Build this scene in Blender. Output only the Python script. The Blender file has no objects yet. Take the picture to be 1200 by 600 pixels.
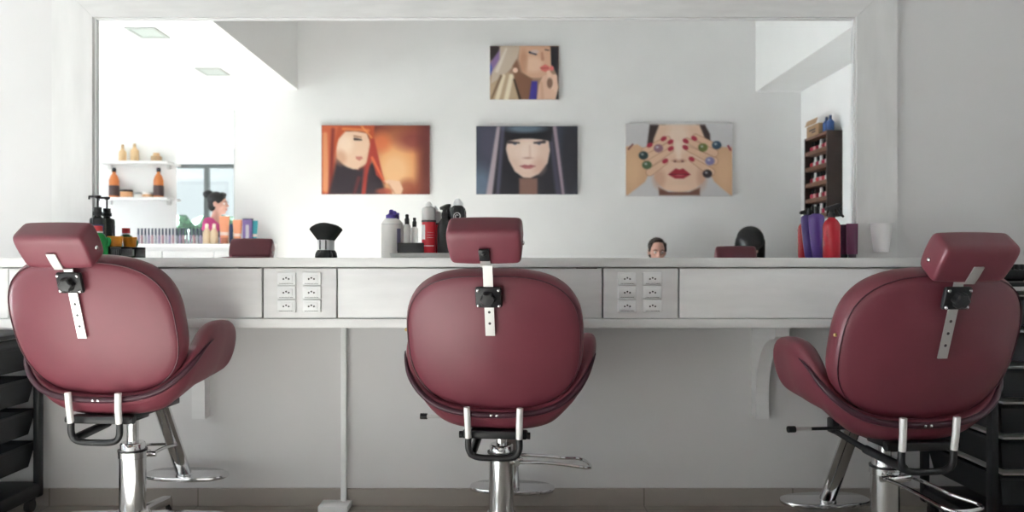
import bpy, bmesh, math, random
import numpy as np
from mathutils import Vector, Matrix, Quaternion

random.seed(7)
S = bpy.context.scene
COL = S.collection
PI = math.pi

# ------------------------------------------------------------------ camera, world, light, exposure
D, F, XC, YH, CZ = 3.18, 920.0, 595.0, 304.0, 0.995      # camera distance to mirror wall, focal px, vanishing point px, eye height
cam_d = bpy.data.cameras.new('camera')
cam = bpy.data.objects.new('camera', cam_d); COL.objects.link(cam)
cam.location = (0, -D, CZ); cam.rotation_euler = (PI/2, 0, 0)
cam_d.sensor_width = 36; cam_d.lens = F/1200*36
cam_d.shift_x = (600-XC)/1200; cam_d.shift_y = (YH-300)/1200
cam_d.clip_start = 0.02
cam_d.dof.use_dof = True; cam_d.dof.focus_distance = 2.45; cam_d.dof.aperture_fstop = 3.2
S.camera = cam
S.view_settings.view_transform = 'Standard'; S.view_settings.look = 'None'
S.view_settings.exposure = 1.06; S.view_settings.gamma = 1; S.view_settings.use_curve_mapping = False

ROOM_L, ROOM_R, ROOM_B = -6.6, 2.6, -3.79               # left, right, back wall
CEIL, SOFF = 4.2, 2.5
DX0, DX1, DZ1 = -5.4, -3.25, 2.30                        # glazed entrance in the left end of the mirror wall
WIN_X0, WIN_X1, WIN_Z0, WIN_Z1 = -6.5, -5.2, 0.06, 2.45         # unseen opening added at the left end of the back wall for light

w = bpy.data.worlds.new('sky'); S.world = w; w.use_nodes = True
nt = w.node_tree; nt.nodes.clear()
bg = nt.nodes.new('ShaderNodeBackground'); out = nt.nodes.new('ShaderNodeOutputWorld')
bg.inputs[0].default_value = (0.92, 0.95, 1.0, 1); bg.inputs[1].default_value = 0.55
nt.links.new(bg.outputs[0], out.inputs[0])
S.cycles.max_bounces = 14; S.cycles.diffuse_bounces = 8; S.cycles.glossy_bounces = 8; S.cycles.transparent_max_bounces = 12
S.cycles.caustics_reflective = True
S.cycles.use_denoising = True

ld = bpy.data.lights.new('added_rear_portal', 'AREA'); ld.shape = 'RECTANGLE'  # sampling portal for the added rear opening
ld.size = WIN_X1-WIN_X0; ld.size_y = WIN_Z1-WIN_Z0; ld.cycles.is_portal = True
lo = bpy.data.objects.new('added_rear_portal', ld); COL.objects.link(lo)
lo.location = ((WIN_X0+WIN_X1)/2, ROOM_B-.11, (WIN_Z0+WIN_Z1)/2); lo.rotation_euler = (PI/2, 0, 0)

ld3 = bpy.data.lights.new('added_side_portal', 'AREA'); ld3.shape = 'RECTANGLE'  # sampling portal for the added side window
ld3.size = 2.5; ld3.size_y = .95; ld3.cycles.is_portal = True
lo3 = bpy.data.objects.new('added_side_portal', ld3); COL.objects.link(lo3)
lo3.location = (ROOM_L-.11, -2.36, 1.785); lo3.rotation_euler = (PI/2, 0, -PI/2)
ld2 = bpy.data.lights.new('entrance_daylight', 'AREA'); ld2.shape = 'RECTANGLE'
ld2.size = DX1-DX0; ld2.size_y = DZ1; ld2.cycles.is_portal = True
lo2 = bpy.data.objects.new('entrance_daylight', ld2); COL.objects.link(lo2)
lo2.location = ((DX0+DX1)/2, .11, DZ1/2); lo2.rotation_euler = (-PI/2, 0, 0)

sd = bpy.data.lights.new('bounce_sun', 'SUN'); sd.energy = 122; sd.angle = .01; sd.color = (.905, .93, .99)  # added sun; its unseen floor patch bounces light into the room
so = bpy.data.objects.new('bounce_sun', sd); COL.objects.link(so); so.location = (-9, 0, 6)
so.rotation_euler = Vector((.943, -.0, -.333)).to_track_quat('-Z', 'Y').to_euler()

# ------------------------------------------------------------------ helpers
def WX(px, y): return (px-XC)*(D+y)/F            # photo column -> metres at a given wall distance (y negative = towards the camera)
def WZ(py, y): return CZ+(YH-py)*(D+y)/F
def srgb(r, g, b):
    f = lambda c: (c/255/12.92) if c/255 <= .04045 else ((c/255+.055)/1.055)**2.4
    return (f(r), f(g), f(b), 1)

MATS = {}
def mat(name, col, rough=.5, metal=0., spec=.5, noise=0., nscale=20., bump=0., bscale=200., trans=0., stretch=(1,1,1), coat=0., emit=None, ior=1.45, alpha=1.):
    if name in MATS: return MATS[name]
    m = bpy.data.materials.new(name); m.use_nodes = True
    t = m.node_tree; p = t.nodes['Principled BSDF']
    p.inputs['Base Color'].default_value = col; p.inputs['Roughness'].default_value = rough
    p.inputs['Metallic'].default_value = metal; p.inputs['Specular IOR Level'].default_value = spec
    p.inputs['Transmission Weight'].default_value = trans; p.inputs['Coat Weight'].default_value = coat
    p.inputs['IOR'].default_value = ior; p.inputs['Coat Roughness'].default_value = .38
    if emit: p.inputs['Emission Color'].default_value = emit[0]; p.inputs['Emission Strength'].default_value = emit[1]
    tc = None
    def coords(sc):
        nonlocal tc
        tc = tc or t.nodes.new('ShaderNodeTexCoord')
        mp = t.nodes.new('ShaderNodeMapping'); mp.inputs['Scale'].default_value = sc
        t.links.new(tc.outputs['Object'], mp.inputs[0]); return mp
    if noise:
        mp = coords(stretch); n = t.nodes.new('ShaderNodeTexNoise'); n.inputs['Scale'].default_value = nscale; n.inputs['Detail'].default_value = 6
        t.links.new(mp.outputs[0], n.inputs[0])
        r = t.nodes.new('ShaderNodeValToRGB')
        r.color_ramp.elements[0].position = .3; r.color_ramp.elements[1].position = .7
        c0 = [max(0, c*(1-noise)) for c in col[:3]]; c1 = [min(1, c*(1+noise)) for c in col[:3]]
        r.color_ramp.elements[0].color = (*c0, 1); r.color_ramp.elements[1].color = (*c1, 1)
        t.links.new(n.outputs[0], r.inputs[0]); t.links.new(r.outputs[0], p.inputs['Base Color'])
    if bump:
        mp = coords((1,1,1)); n = t.nodes.new('ShaderNodeTexNoise'); n.inputs['Scale'].default_value = bscale; n.inputs['Detail'].default_value = 3
        t.links.new(mp.outputs[0], n.inputs[0])
        b = t.nodes.new('ShaderNodeBump'); b.inputs['Strength'].default_value = bump; b.inputs['Distance'].default_value = .002
        t.links.new(n.outputs[0], b.inputs['Height']); t.links.new(b.outputs[0], p.inputs['Normal'])
    MATS[name] = m
    return m

def pane_mat(name, tint, refl=.08):
    m = bpy.data.materials.new(name); m.use_nodes = True; t = m.node_tree; t.nodes.clear()
    o = t.nodes.new('ShaderNodeOutputMaterial'); mx = t.nodes.new('ShaderNodeMixShader'); tr = t.nodes.new('ShaderNodeBsdfTransparent'); g = t.nodes.new('ShaderNodeBsdfGlossy')
    tr.inputs[0].default_value = tint; g.inputs['Roughness'].default_value = .02; mx.inputs[0].default_value = refl
    t.links.new(tr.outputs[0], mx.inputs[1]); t.links.new(g.outputs[0], mx.inputs[2]); t.links.new(mx.outputs[0], o.inputs[0])
    return m

def tile_mat(name, col, grout, size, off=(0,0), axes='xy', rough=.35):
    m = bpy.data.materials.new(name); m.use_nodes = True; t = m.node_tree; p = t.nodes['Principled BSDF']; p.inputs['Roughness'].default_value = rough
    tc = t.nodes.new('ShaderNodeTexCoord'); mp = t.nodes.new('ShaderNodeMapping'); mp.inputs['Location'].default_value = (off[0], off[1], 0)
    t.links.new(tc.outputs['Object'], mp.inputs[0])
    b = t.nodes.new('ShaderNodeTexBrick'); b.offset = 0; b.squash = 1
    b.inputs['Color1'].default_value = col; b.inputs['Color2'].default_value = tuple(c*.95 for c in col[:3])+(1,); b.inputs['Mortar'].default_value = grout
    b.inputs['Scale'].default_value = 1; b.inputs['Mortar Size'].default_value = .003; b.inputs['Brick Width'].default_value = size; b.inputs['Row Height'].default_value = size
    t.links.new(mp.outputs[0], b.inputs[0]); t.links.new(b.outputs[0], p.inputs['Base Color'])
    return m

BM = bmesh.new
def _mi(faces, mi):
    for f in faces: f.material_index = mi
def box(bm, c, s, bev=0., seg=2, rot=None, mi=0):
    b2 = BM(); bmesh.ops.create_cube(b2, size=1)
    bmesh.ops.scale(b2, vec=s, verts=b2.verts)
    if bev: bmesh.ops.bevel(b2, geom=b2.edges[:], offset=min(bev, min(s)*.49), segments=seg, profile=.5, affect='EDGES')
    M = Matrix.Translation(c) @ (rot.to_4x4() if rot else Matrix())
    join(bm, b2, M, mi)
def join(bm, b2, M=None, mi=0, keep=False):
    vm = {}
    for v in b2.verts: vm[v] = bm.verts.new(M @ v.co if M else v.co)
    for f in b2.faces:
        try:
            nf = bm.faces.new([vm[v] for v in f.verts]); nf.material_index = f.material_index if keep else mi
        except ValueError: pass
    b2.free()
def rings(bm, secs, closed=False, caps=True, mi=0):
    R = [[bm.verts.new(p) for p in s] for s in secs]; n = len(R[0])
    rng = range(len(R)) if closed else range(len(R)-1)
    for i in rng:
        a, b = R[i], R[(i+1) % len(R)]
        for j in range(n):
            f = bm.faces.new((a[j], a[(j+1) % n], b[(j+1) % n], b[j])); f.material_index = mi
    if caps and not closed:
        f = bm.faces.new(R[0][::-1]); f.material_index = mi
        f = bm.faces.new(R[-1]); f.material_index = mi
def lathe(bm, prof, c=(0,0,0), seg=24, mi=0, sx=1., sy=1., M=None):
    secs = []
    for r, z in prof:
        r = max(r, 1e-4)
        pts = [Vector((r*sx*math.cos(2*PI*k/seg), r*sy*math.sin(2*PI*k/seg), z)) for k in range(seg)]
        secs.append([(M @ p if M else p)+Vector(c) for p in pts])
    rings(bm, secs, mi=mi)
def frame_of(d):
    d = d.normalized(); u = d.cross(Vector((0,0,1)))
    if u.length < 1e-3: u = d.cross(Vector((0,1,0)))
    u.normalize(); return u, u.cross(d).normalized()
def tube(bm, pts, r, seg=10, closed=False, mi=0, sx=1., sy=1.):
    P = [Vector(p) for p in pts]; n = len(P); secs = []; pu = None
    rr = r if isinstance(r, (list, tuple)) else [r]*n
    for i in range(n):
        a = P[i-1] if (i > 0 or closed) else P[i]; b = P[(i+1) % n] if (i < n-1 or closed) else P[i]
        d = (b-a).normalized()
        if pu is None: u, v = frame_of(d)
        else:
            u = pu-d*pu.dot(d)
            u = u.normalized() if u.length > 1e-6 else frame_of(d)[0]
            v = u.cross(d).normalized()
        pu = u
        secs.append([P[i]+(u*sx*math.cos(2*PI*k/seg)+v*sy*math.sin(2*PI*k/seg))*rr[i] for k in range(seg)])
    rings(bm, secs, closed=closed, mi=mi)
def arc(pts, n=6):                       # rounded polyline (Catmull-Rom)
    P = [Vector(p) for p in pts]; P = [P[0]]+P+[P[-1]]; o = []
    for i in range(1, len(P)-2):
        for k in range(n):
            t = k/n; a, b, c, d = P[i-1], P[i], P[i+1], P[i+2]
            o.append(.5*((2*b)+(c-a)*t+(2*a-5*b+4*c-d)*t*t+(3*b-a-3*c+d)*t**3))
    o.append(P[-2]); return o
def ell(bm, c, r, mi=0, rot=None, sub=3):
    b2 = BM(); bmesh.ops.create_icosphere(b2, subdivisions=sub, radius=1)
    join(bm, b2, Matrix.Translation(c) @ (rot.to_4x4() if rot else Matrix()) @ Matrix.Diagonal((*r, 1)), mi)
def capsule(bm, a, ra, b, rb, mi=0):
    a, b = Vector(a), Vector(b); n = 5; d = (b-a).normalized(); pts, rr = [], []
    for k in range(n): t = PI/2*(1-k/n); pts.append(a-d*ra*math.sin(t)); rr.append(max(ra*math.cos(t), .0006))
    pts.append(a); rr.append(ra); pts.append(b); rr.append(rb)
    for k in range(1, n+1): t = PI/2*k/n; pts.append(b+d*rb*math.sin(t)); rr.append(max(rb*math.cos(t), .0006))
    tube(bm, pts, rr, seg=14)
def patch(bm, c, r, z0, z1, a0, a1, n=8, off=.0006, mi=0):       # a label wrapped round a cylinder, with its own thickness
    secs = []
    for k in range(n+1):
        a = a0+(a1-a0)*k/n; d = Vector((math.cos(a), math.sin(a), 0)); cc = Vector(c)
        secs.append([cc+d*(r-.0005)+Vector((0,0,z0)), cc+d*(r+off)+Vector((0,0,z0)), cc+d*(r+off)+Vector((0,0,z1)), cc+d*(r-.0005)+Vector((0,0,z1))])
    rings(bm, secs, mi=mi)
def obj(name, bm, m, parent=None, smooth=40, loc=None, **props):
    me = bpy.data.meshes.new(name); bmesh.ops.recalc_face_normals(bm, faces=bm.faces); bm.to_mesh(me); bm.free()
    for x in (m if isinstance(m, (list, tuple)) else [m]): me.materials.append(x)
    if smooth:
        me.polygons.foreach_set('use_smooth', [True]*len(me.polygons)); me.set_sharp_from_angle(angle=math.radians(smooth))
    o = bpy.data.objects.new(name, me); COL.objects.link(o)
    if loc: o.location = loc
    if parent: o.parent = parent
    for k, v in props.items(): o[k] = v
    return o
def tag(o, label, cat, group=None):
    o['label'] = label; o['category'] = cat
    if group: o['group'] = group
    return o
def thing(name, label, cat, loc=(0,0,0), rz=0., group=None):
    o = bpy.data.objects.new(name, None); COL.objects.link(o); o.empty_display_size = .05
    o.location = loc; o.rotation_euler = (0, 0, rz)
    return tag(o, label, cat, group)
def struct(name, bm, m, smooth=0):
    o = obj(name, bm, m, smooth=smooth); o['kind'] = 'structure'; return o
def dup(root, loc, rz=None, label=None, group=None):
    r = root.copy(); COL.objects.link(r); r.location = loc
    if rz is not None: r.rotation_euler = (0, 0, rz)
    if label: r['label'] = label
    if group: r['group'] = group
    for ch in list(root.children):
        c = ch.copy(); COL.objects.link(c); c.parent = r
        for g in list(ch.children):
            d = g.copy(); COL.objects.link(d); d.parent = c
    return r

# ------------------------------------------------------------------ materials
plaster = mat('white_plaster', (.86,.855,.855,1), .75, noise=.02, nscale=3, bump=.08, bscale=60)
plaster_f = mat('dimmed_wall_plaster', (.70,.695,.70,1), .75, noise=.02, nscale=3, bump=.08, bscale=60)  # mirror wall darkened in colour to stand in for weaker light there
ceilm = mat('ceiling_paint', (.85,.85,.845,1), .85, noise=.01, nscale=4)
skirt = tile_mat('skirting_tile', srgb(160,153,147), srgb(124,118,112), .6, off=(.05,0))
floorm = tile_mat('floor_tile', srgb(152,144,136), srgb(120,114,107), .6, off=(.05,.06))
limed = mat('limed_wood', (.74,.74,.74,1), .5, noise=.05, nscale=7, stretch=(1,1,6))
limed_v = mat('limed_wood_upright', (.74,.74,.74,1), .5, noise=.06, nscale=5, stretch=(3,1,.6))
whitew = mat('white_laminate', (.76,.76,.765,1), .38, noise=.04, nscale=6, stretch=(1,1,5))
whitep = mat('white_plastic', (.85,.86,.87,1), .35)
dark_hole = mat('socket_hole', (.05,.05,.055,1), .6)
vinyl = mat('mauve_vinyl', (.155,.033,.048,1), .42, spec=.55, coat=.08, noise=.05, nscale=9, bump=.12, bscale=350)
vinyl_dark = mat('plum_piping', (.045,.012,.022,1), .4)
vinyl_seam = mat('mauve_seam', (.07,.018,.028,1), .45)
chrome = mat('chrome', (.72,.72,.73,1), .12, metal=1)
satin = mat('satin_steel', (.68,.68,.67,1), .38, metal=.75)
alu = mat('pale_tube', (.75,.74,.73,1), .4, metal=.3)
blackp = mat('black_plastic', (.012,.012,.014,1), .42)
blackm = mat('black_metal', (.014,.014,.016,1), .35)
trolleym = mat('charcoal_plastic', (.011,.013,.016,1), .45, noise=.1, nscale=12)
brass = mat('brass', (.6,.45,.2,1), .3, metal=1)

# ------------------------------------------------------------------ room shell
bm = BM(); box(bm, ((ROOM_L+ROOM_R)/2, ROOM_B/2, -.05), (ROOM_R-ROOM_L+.4, -ROOM_B+.4, .1)); struct('floor', bm, floorm)
bm = BM(); box(bm, ((DX1+ROOM_R+.2)/2, .05, CEIL/2), (ROOM_R+.2-DX1, .1, CEIL)); box(bm, ((DX0+ROOM_L-.2)/2, .05, CEIL/2), (DX0-ROOM_L+.2, .1, CEIL))
box(bm, ((DX0+DX1)/2, .05, (DZ1+CEIL)/2), (DX1-DX0, .1, CEIL-DZ1)); box(bm, ((DX0+DX1)/2, .05, .015), (DX1-DX0, .1, .03)); struct('wall_front', bm, plaster_f)
bm = BM(); box(bm, ((WIN_X1+ROOM_R+.2)/2, ROOM_B-.05, CEIL/2), (ROOM_R+.2-WIN_X1, .1, CEIL)); box(bm, ((WIN_X0+ROOM_L-.2)/2, ROOM_B-.05, CEIL/2), (WIN_X0-ROOM_L+.2, .1, CEIL))
box(bm, ((WIN_X0+WIN_X1)/2, ROOM_B-.05, (WIN_Z1+CEIL)/2), (WIN_X1-WIN_X0, .1, CEIL-WIN_Z1)); box(bm, ((WIN_X0+WIN_X1)/2, ROOM_B-.05, WIN_Z0/2), (WIN_X1-WIN_X0, .1, WIN_Z0)); struct('wall_back', bm, plaster)
bm = BM(); box(bm, (ROOM_R+.05, ROOM_B/2, CEIL/2), (.1, -ROOM_B, CEIL)); struct('wall_right', bm, plaster)
bm = BM(); LY0, LY1, LZ0, LZ1 = -3.6, -1.12, 1.32, 2.25  # unseen side window, added so the sun reaches the floor
box(bm, (ROOM_L-.05, (ROOM_B+LY0)/2, CEIL/2), (.1, LY0-ROOM_B, CEIL)); box(bm, (ROOM_L-.05, LY1/2, CEIL/2), (.1, -LY1, CEIL))
box(bm, (ROOM_L-.05, (LY0+LY1)/2, (LZ1+CEIL)/2), (.1, LY1-LY0, CEIL-LZ1)); box(bm, (ROOM_L-.05, (LY0+LY1)/2, LZ0/2), (.1, LY1-LY0, LZ0)); struct('wall_left', bm, plaster)
bm = BM(); box(bm, ((ROOM_L+ROOM_R)/2, ROOM_B/2, CEIL+.05), (ROOM_R-ROOM_L+.4, -ROOM_B+.2, .1)); struct('ceiling', bm, mat('grey_ceiling', (.38,.38,.38,1), .85))  # unseen upper ceiling, coloured grey to throw less light down the walls
sx = WX(349, ROOM_B*-1)
SB = (D-ROOM_B)/F                                            # metres per pixel on the back wall seen in the mirror
BX = lambda px: (px-XC)*SB
BZ = lambda py: CZ+(YH-py)*SB
def RXY(px, y): return (px-XC)*(D-y)/F                       # seen in the mirror: y is the real (negative) position
def RZY(py, y): return CZ+(YH-py)*(D-y)/F
bm = BM(); box(bm, ((ROOM_L+BX(349))/2, ROOM_B/2, (SOFF+CEIL)/2), (BX(349)-ROOM_L, -ROOM_B, CEIL-SOFF)); struct('ceiling_left', bm, ceilm)
bm = BM(); box(bm, ((ROOM_R+BX(885))/2, ROOM_B/2, (SOFF-.02+CEIL)/2), (ROOM_R-BX(885), -ROOM_B, CEIL-SOFF+.02)); struct('ceiling_right', bm, ceilm)
bm = BM(); box(bm, ((DX1+ROOM_R)/2, -.006, .035), (ROOM_R-DX1, .012, .07), .002); struct('baseboard_front', bm, skirt)
bm = BM(); box(bm, ((WIN_X1+ROOM_R)/2, ROOM_B+.006, .035), (ROOM_R-WIN_X1, .012, .07), .002); struct('baseboard_back', bm, skirt)

# glazing of the rear and side openings, both unseen and added for light
frm = mat('grey_shopfront_frame', (.10,.11,.11,1), .4)
root = bpy.data.objects.new('added_window_1', None); COL.objects.link(root); root['kind'] = 'structure'
bm = BM(); ys = ROOM_B-.05
for x in (WIN_X0+.03, WIN_X1-.03): box(bm, (x, ys, (WIN_Z0+WIN_Z1)/2), (.06,.06,WIN_Z1-WIN_Z0), .004)
for z in (WIN_Z0+.03, WIN_Z1-.03): box(bm, ((WIN_X0+WIN_X1)/2, ys, z), (WIN_X1-WIN_X0, .055, .06), .004)
obj('window_frame', bm, frm, root, 0)
bm = BM(); box(bm, ((WIN_X0+WIN_X1)/2, ys, (WIN_Z0+WIN_Z1)/2), (WIN_X1-WIN_X0-.02, .006, WIN_Z1-WIN_Z0-.02))
MATS_PANE = pane_mat('shop_glass', (.93,.97,.96,1), .06)
obj('window_pane', bm, MATS_PANE, root, 0)
root = bpy.data.objects.new('added_window_2', None); COL.objects.link(root); root['kind'] = 'structure'
bm = BM(); xs = ROOM_L-.05
for y in (LY0+.03, LY1-.03): box(bm, (xs, y, (LZ0+LZ1)/2), (.06,.06,LZ1-LZ0), .004)
for z in (LZ0+.03, LZ1-.03): box(bm, (xs, (LY0+LY1)/2, z), (.055, LY1-LY0, .06), .004)
obj('window_frame', bm, frm, root, 0)
bm = BM(); box(bm, (xs, (LY0+LY1)/2, (LZ0+LZ1)/2), (.006, LY1-LY0-.02, LZ1-LZ0-.02)); obj('window_pane', bm, MATS_PANE, root, 0)
# glazed entrance
root = bpy.data.objects.new('door_1', None); COL.objects.link(root); root['kind'] = 'structure'
bm = BM()
for x in (DX0+.03, -4.13, DX1-.03): box(bm, (x, .05, (.03+DZ1)/2), (.07, .06, DZ1-.03), .004)
for z in (.07, DZ1-.03): box(bm, ((DX0+DX1)/2, .05, z), (DX1-DX0-.02, .055, .06), .004)
obj('door_frame', bm, frm, root, 0)
bm = BM(); box(bm, ((DX0+DX1)/2, .05, (.03+DZ1)/2), (DX1-DX0-.02, .006, DZ1-.05)); obj('glass_pane', bm, MATS_PANE, root, 0)
# outside
bm = BM(); box(bm, (-5, -1, -.12), (26, 30, .1)); struct('ground', bm, mat('pale_pavement', (.55,.54,.52,1), .8, noise=.1, nscale=2))
bm = BM(); random.seed(3)
for k in range(420):
    p = (random.uniform(-5.6,-4.05), 1.3+random.uniform(-.3,.3), random.uniform(.03,1.55))
    ell(bm, p, (.16,.17,.13), rot=Matrix.Rotation(random.uniform(0,3),3,'X'), sub=1)
tag(obj('hedge', bm, mat('hedge_leaves', (.06,.13,.07,1), .6, noise=.6, nscale=30), smooth=0), 'green hedge growing outside the glass shopfront', 'hedge')

# ------------------------------------------------------------------ wall mirror
MX0, MX1 = WX(113, 0), WX(1000, 0); MZ1 = WZ(22.5, 0); CT = 1.001
FW = 47*D/F
mr = thing('wall_mirror', 'huge wall mirror in a wide whitewashed wooden frame above the counter', 'mirror', ((MX0+MX1)/2, 0, CT))
hw = (MX1-MX0)/2; mh = MZ1-CT
bm = BM(); box(bm, (0, -.003, mh/2), (2*hw+.02, .006, mh), 0)
glass = mat('mirror_silver', (.945,.95,.95,1), .0, metal=1)
obj('mirror_glass', bm, glass, mr, 0)
FT = .032
def prism(bm, poly, y0, y1, mi=0):
    a = [bm.verts.new((x, y0, z)) for x, z in poly]; b = [bm.verts.new((x, y1, z)) for x, z in poly]; n = len(poly)
    for f in [a[::-1], b]+[[a[i], a[(i+1)%n], b[(i+1)%n], b[i]] for i in range(n)]: bm.faces.new(f).material_index = mi
g = .0012
for nm, poly, m in (('frame_rail', [(-hw-FW+g, mh+FW), (-hw+g, mh), (hw-g, mh), (hw+FW-g, mh+FW)], limed),
                    ('frame_stile', [(-hw-FW, 0), (-hw, 0), (-hw, mh), (-hw-FW, mh+FW)], limed_v),
                    ('frame_stile', [(hw, 0), (hw+FW, 0), (hw+FW, mh+FW), (hw, mh)], limed_v)):
    bm = BM(); prism(bm, poly, -FT, 0); obj(nm, bm, m, mr, 0)
# slim bright lip round the glass
bm = BM()
for s in (-1, 1): box(bm, (s*(hw-.004), -.011, mh/2), (.008, .010, mh), .002)
box(bm, (0, -.011, mh-.003), (2*hw-.016, .010, .006), .002)
obj('inner_lip', bm, whitep, mr, 0)

# ------------------------------------------------------------------ vanity counter
CF = -.33                                     # front plane of the drawers
cd = thing('vanity_counter', 'long whitewashed vanity counter with drawers and socket panels fixed under the mirror', 'counter', (0, 0, 0))
yf = CF; sf = (D+yf)/F
cx = lambda px: (px-XC)*sf
cz = lambda py: CZ+(YH-py)*sf
CL, CR = cx(-4), cx(1106)
bm = BM(); box(bm, ((CL+CR)/2, (CF-.012)/2-.0005, CT-.017), (CR-CL+.01, -(CF-.012)-.001, .034), .003); obj('worktop', bm, limed, cd)
zb0, zb1 = cz(384), cz(373.5)
bm = BM(); box(bm, ((CL+CR)/2, (CF-.012)/2-.0005, (zb0+zb1)/2), (CR-CL+.01, -(CF-.012)-.001, zb1-zb0), .003); obj('bottom_board', bm, limed, cd)
bm = BM(); box(bm, ((CL+CR)/2, -.155, (zb1+CT-.034)/2), (CR-CL, .29, CT-.034-zb1)); obj('carcass', bm, mat('shadow_gap_board', (.55,.55,.55,1), .6), cd, 0)
zd0, zd1 = zb1+.002, CT-.034-.005
for a, b in ((10, 307), (395.5, 705.5), (796, 1100)):
    bm = BM(); box(bm, ((cx(a)+cx(b))/2, CF+.014, (zd0+zd1)/2), (cx(b)-cx(a)-.003, .028, zd1-zd0), .002)
    d = obj('drawer', bm, whitew, cd)
    bm = BM(); box(bm, (cx(b)-.055 if a > 300 else cx(b)-.05, CF+.012, zd1+.001), (.075, .022, .003)); obj('finger_pull', bm, dark_hole, d, 0)
bm = BM(); box(bm, ((CL+cx(10))/2, CF+.014, (zd0+zd1)/2), (cx(10)-CL-.004, .028, zd1-zd0), .002); obj('end_panel', bm, whitew, cd)
for a, b in ((309, 394), (707, 794.5)):
    bm = BM(); box(bm, ((cx(a)+cx(b))/2, CF+.013, (zd0+zd1)/2), (cx(b)-cx(a)-.001, .028, zd1-zd0), .001)
    pn = obj('socket_panel', bm, whitew, cd)
    for px in (a+27.5, a+57):
        for py in (326.5, 342.5, 358.5):
            x, z = cx(px), cz(py); bm = BM()
            box(bm, (x, CF-.005, z), (.066, .014, .0455), .003)
            box(bm, (x, CF-.0125, z), (.044, .003, .026), .001)
            for dx, dz in ((-.0095,-.001), (0,.003), (.0095,-.001)):
                lathe(bm, [(.0001,0),(.0032,0),(.0032,.0012),(.0001,.0012)], (x+dx, CF-.0138, z+dz), 10, 1, M=Matrix.Rotation(PI/2,3,'X'))
            box(bm, (x, CF-.0125, z-.0175), (.05, .0012, .0012), mi=1)
            obj('power_outlet', bm, [whitep, dark_hole], pn)
for px in (233, 893):
    x = (px-XC)*(D-.05)/F; bm = BM(); zt = zb0; zl = .36; R = []
    pts = [(0, zt), (-.285, zt), (-.285, zt-.035)]
    for k in range(13):
        a = PI/2*k/12; pts.append((-.055-.21*(1-math.sin(a)), zt-.05-(zt-.05-zl-.10)*(1-math.cos(a))))
    pts += [(-.055, zl), (0, zl)]
    secs = [[Vector((x-.026, y, z)) for y, z in pts], [Vector((x+.026, y, z)) for y, z in pts]]
    rings(bm, secs); obj('support_bracket', bm, whitew, cd, 30)
# cable trunking post on the wall
cp = thing('cable_trunking', 'thin white cable trunking post running from the counter down to the floor', 'trunking', (WX(403,-.02), -.022, 0))
bm = BM(); box(bm, (0, 0, (zb0+.02)/2), (.022, .02, zb0-.022), .003); obj('upright_cover', bm, whitep, cp)
bm = BM(); box(bm, (-.028, -.032, .0125), (.118, .09, .025), .004); obj('foot_block', bm, whitep, cp)

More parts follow.
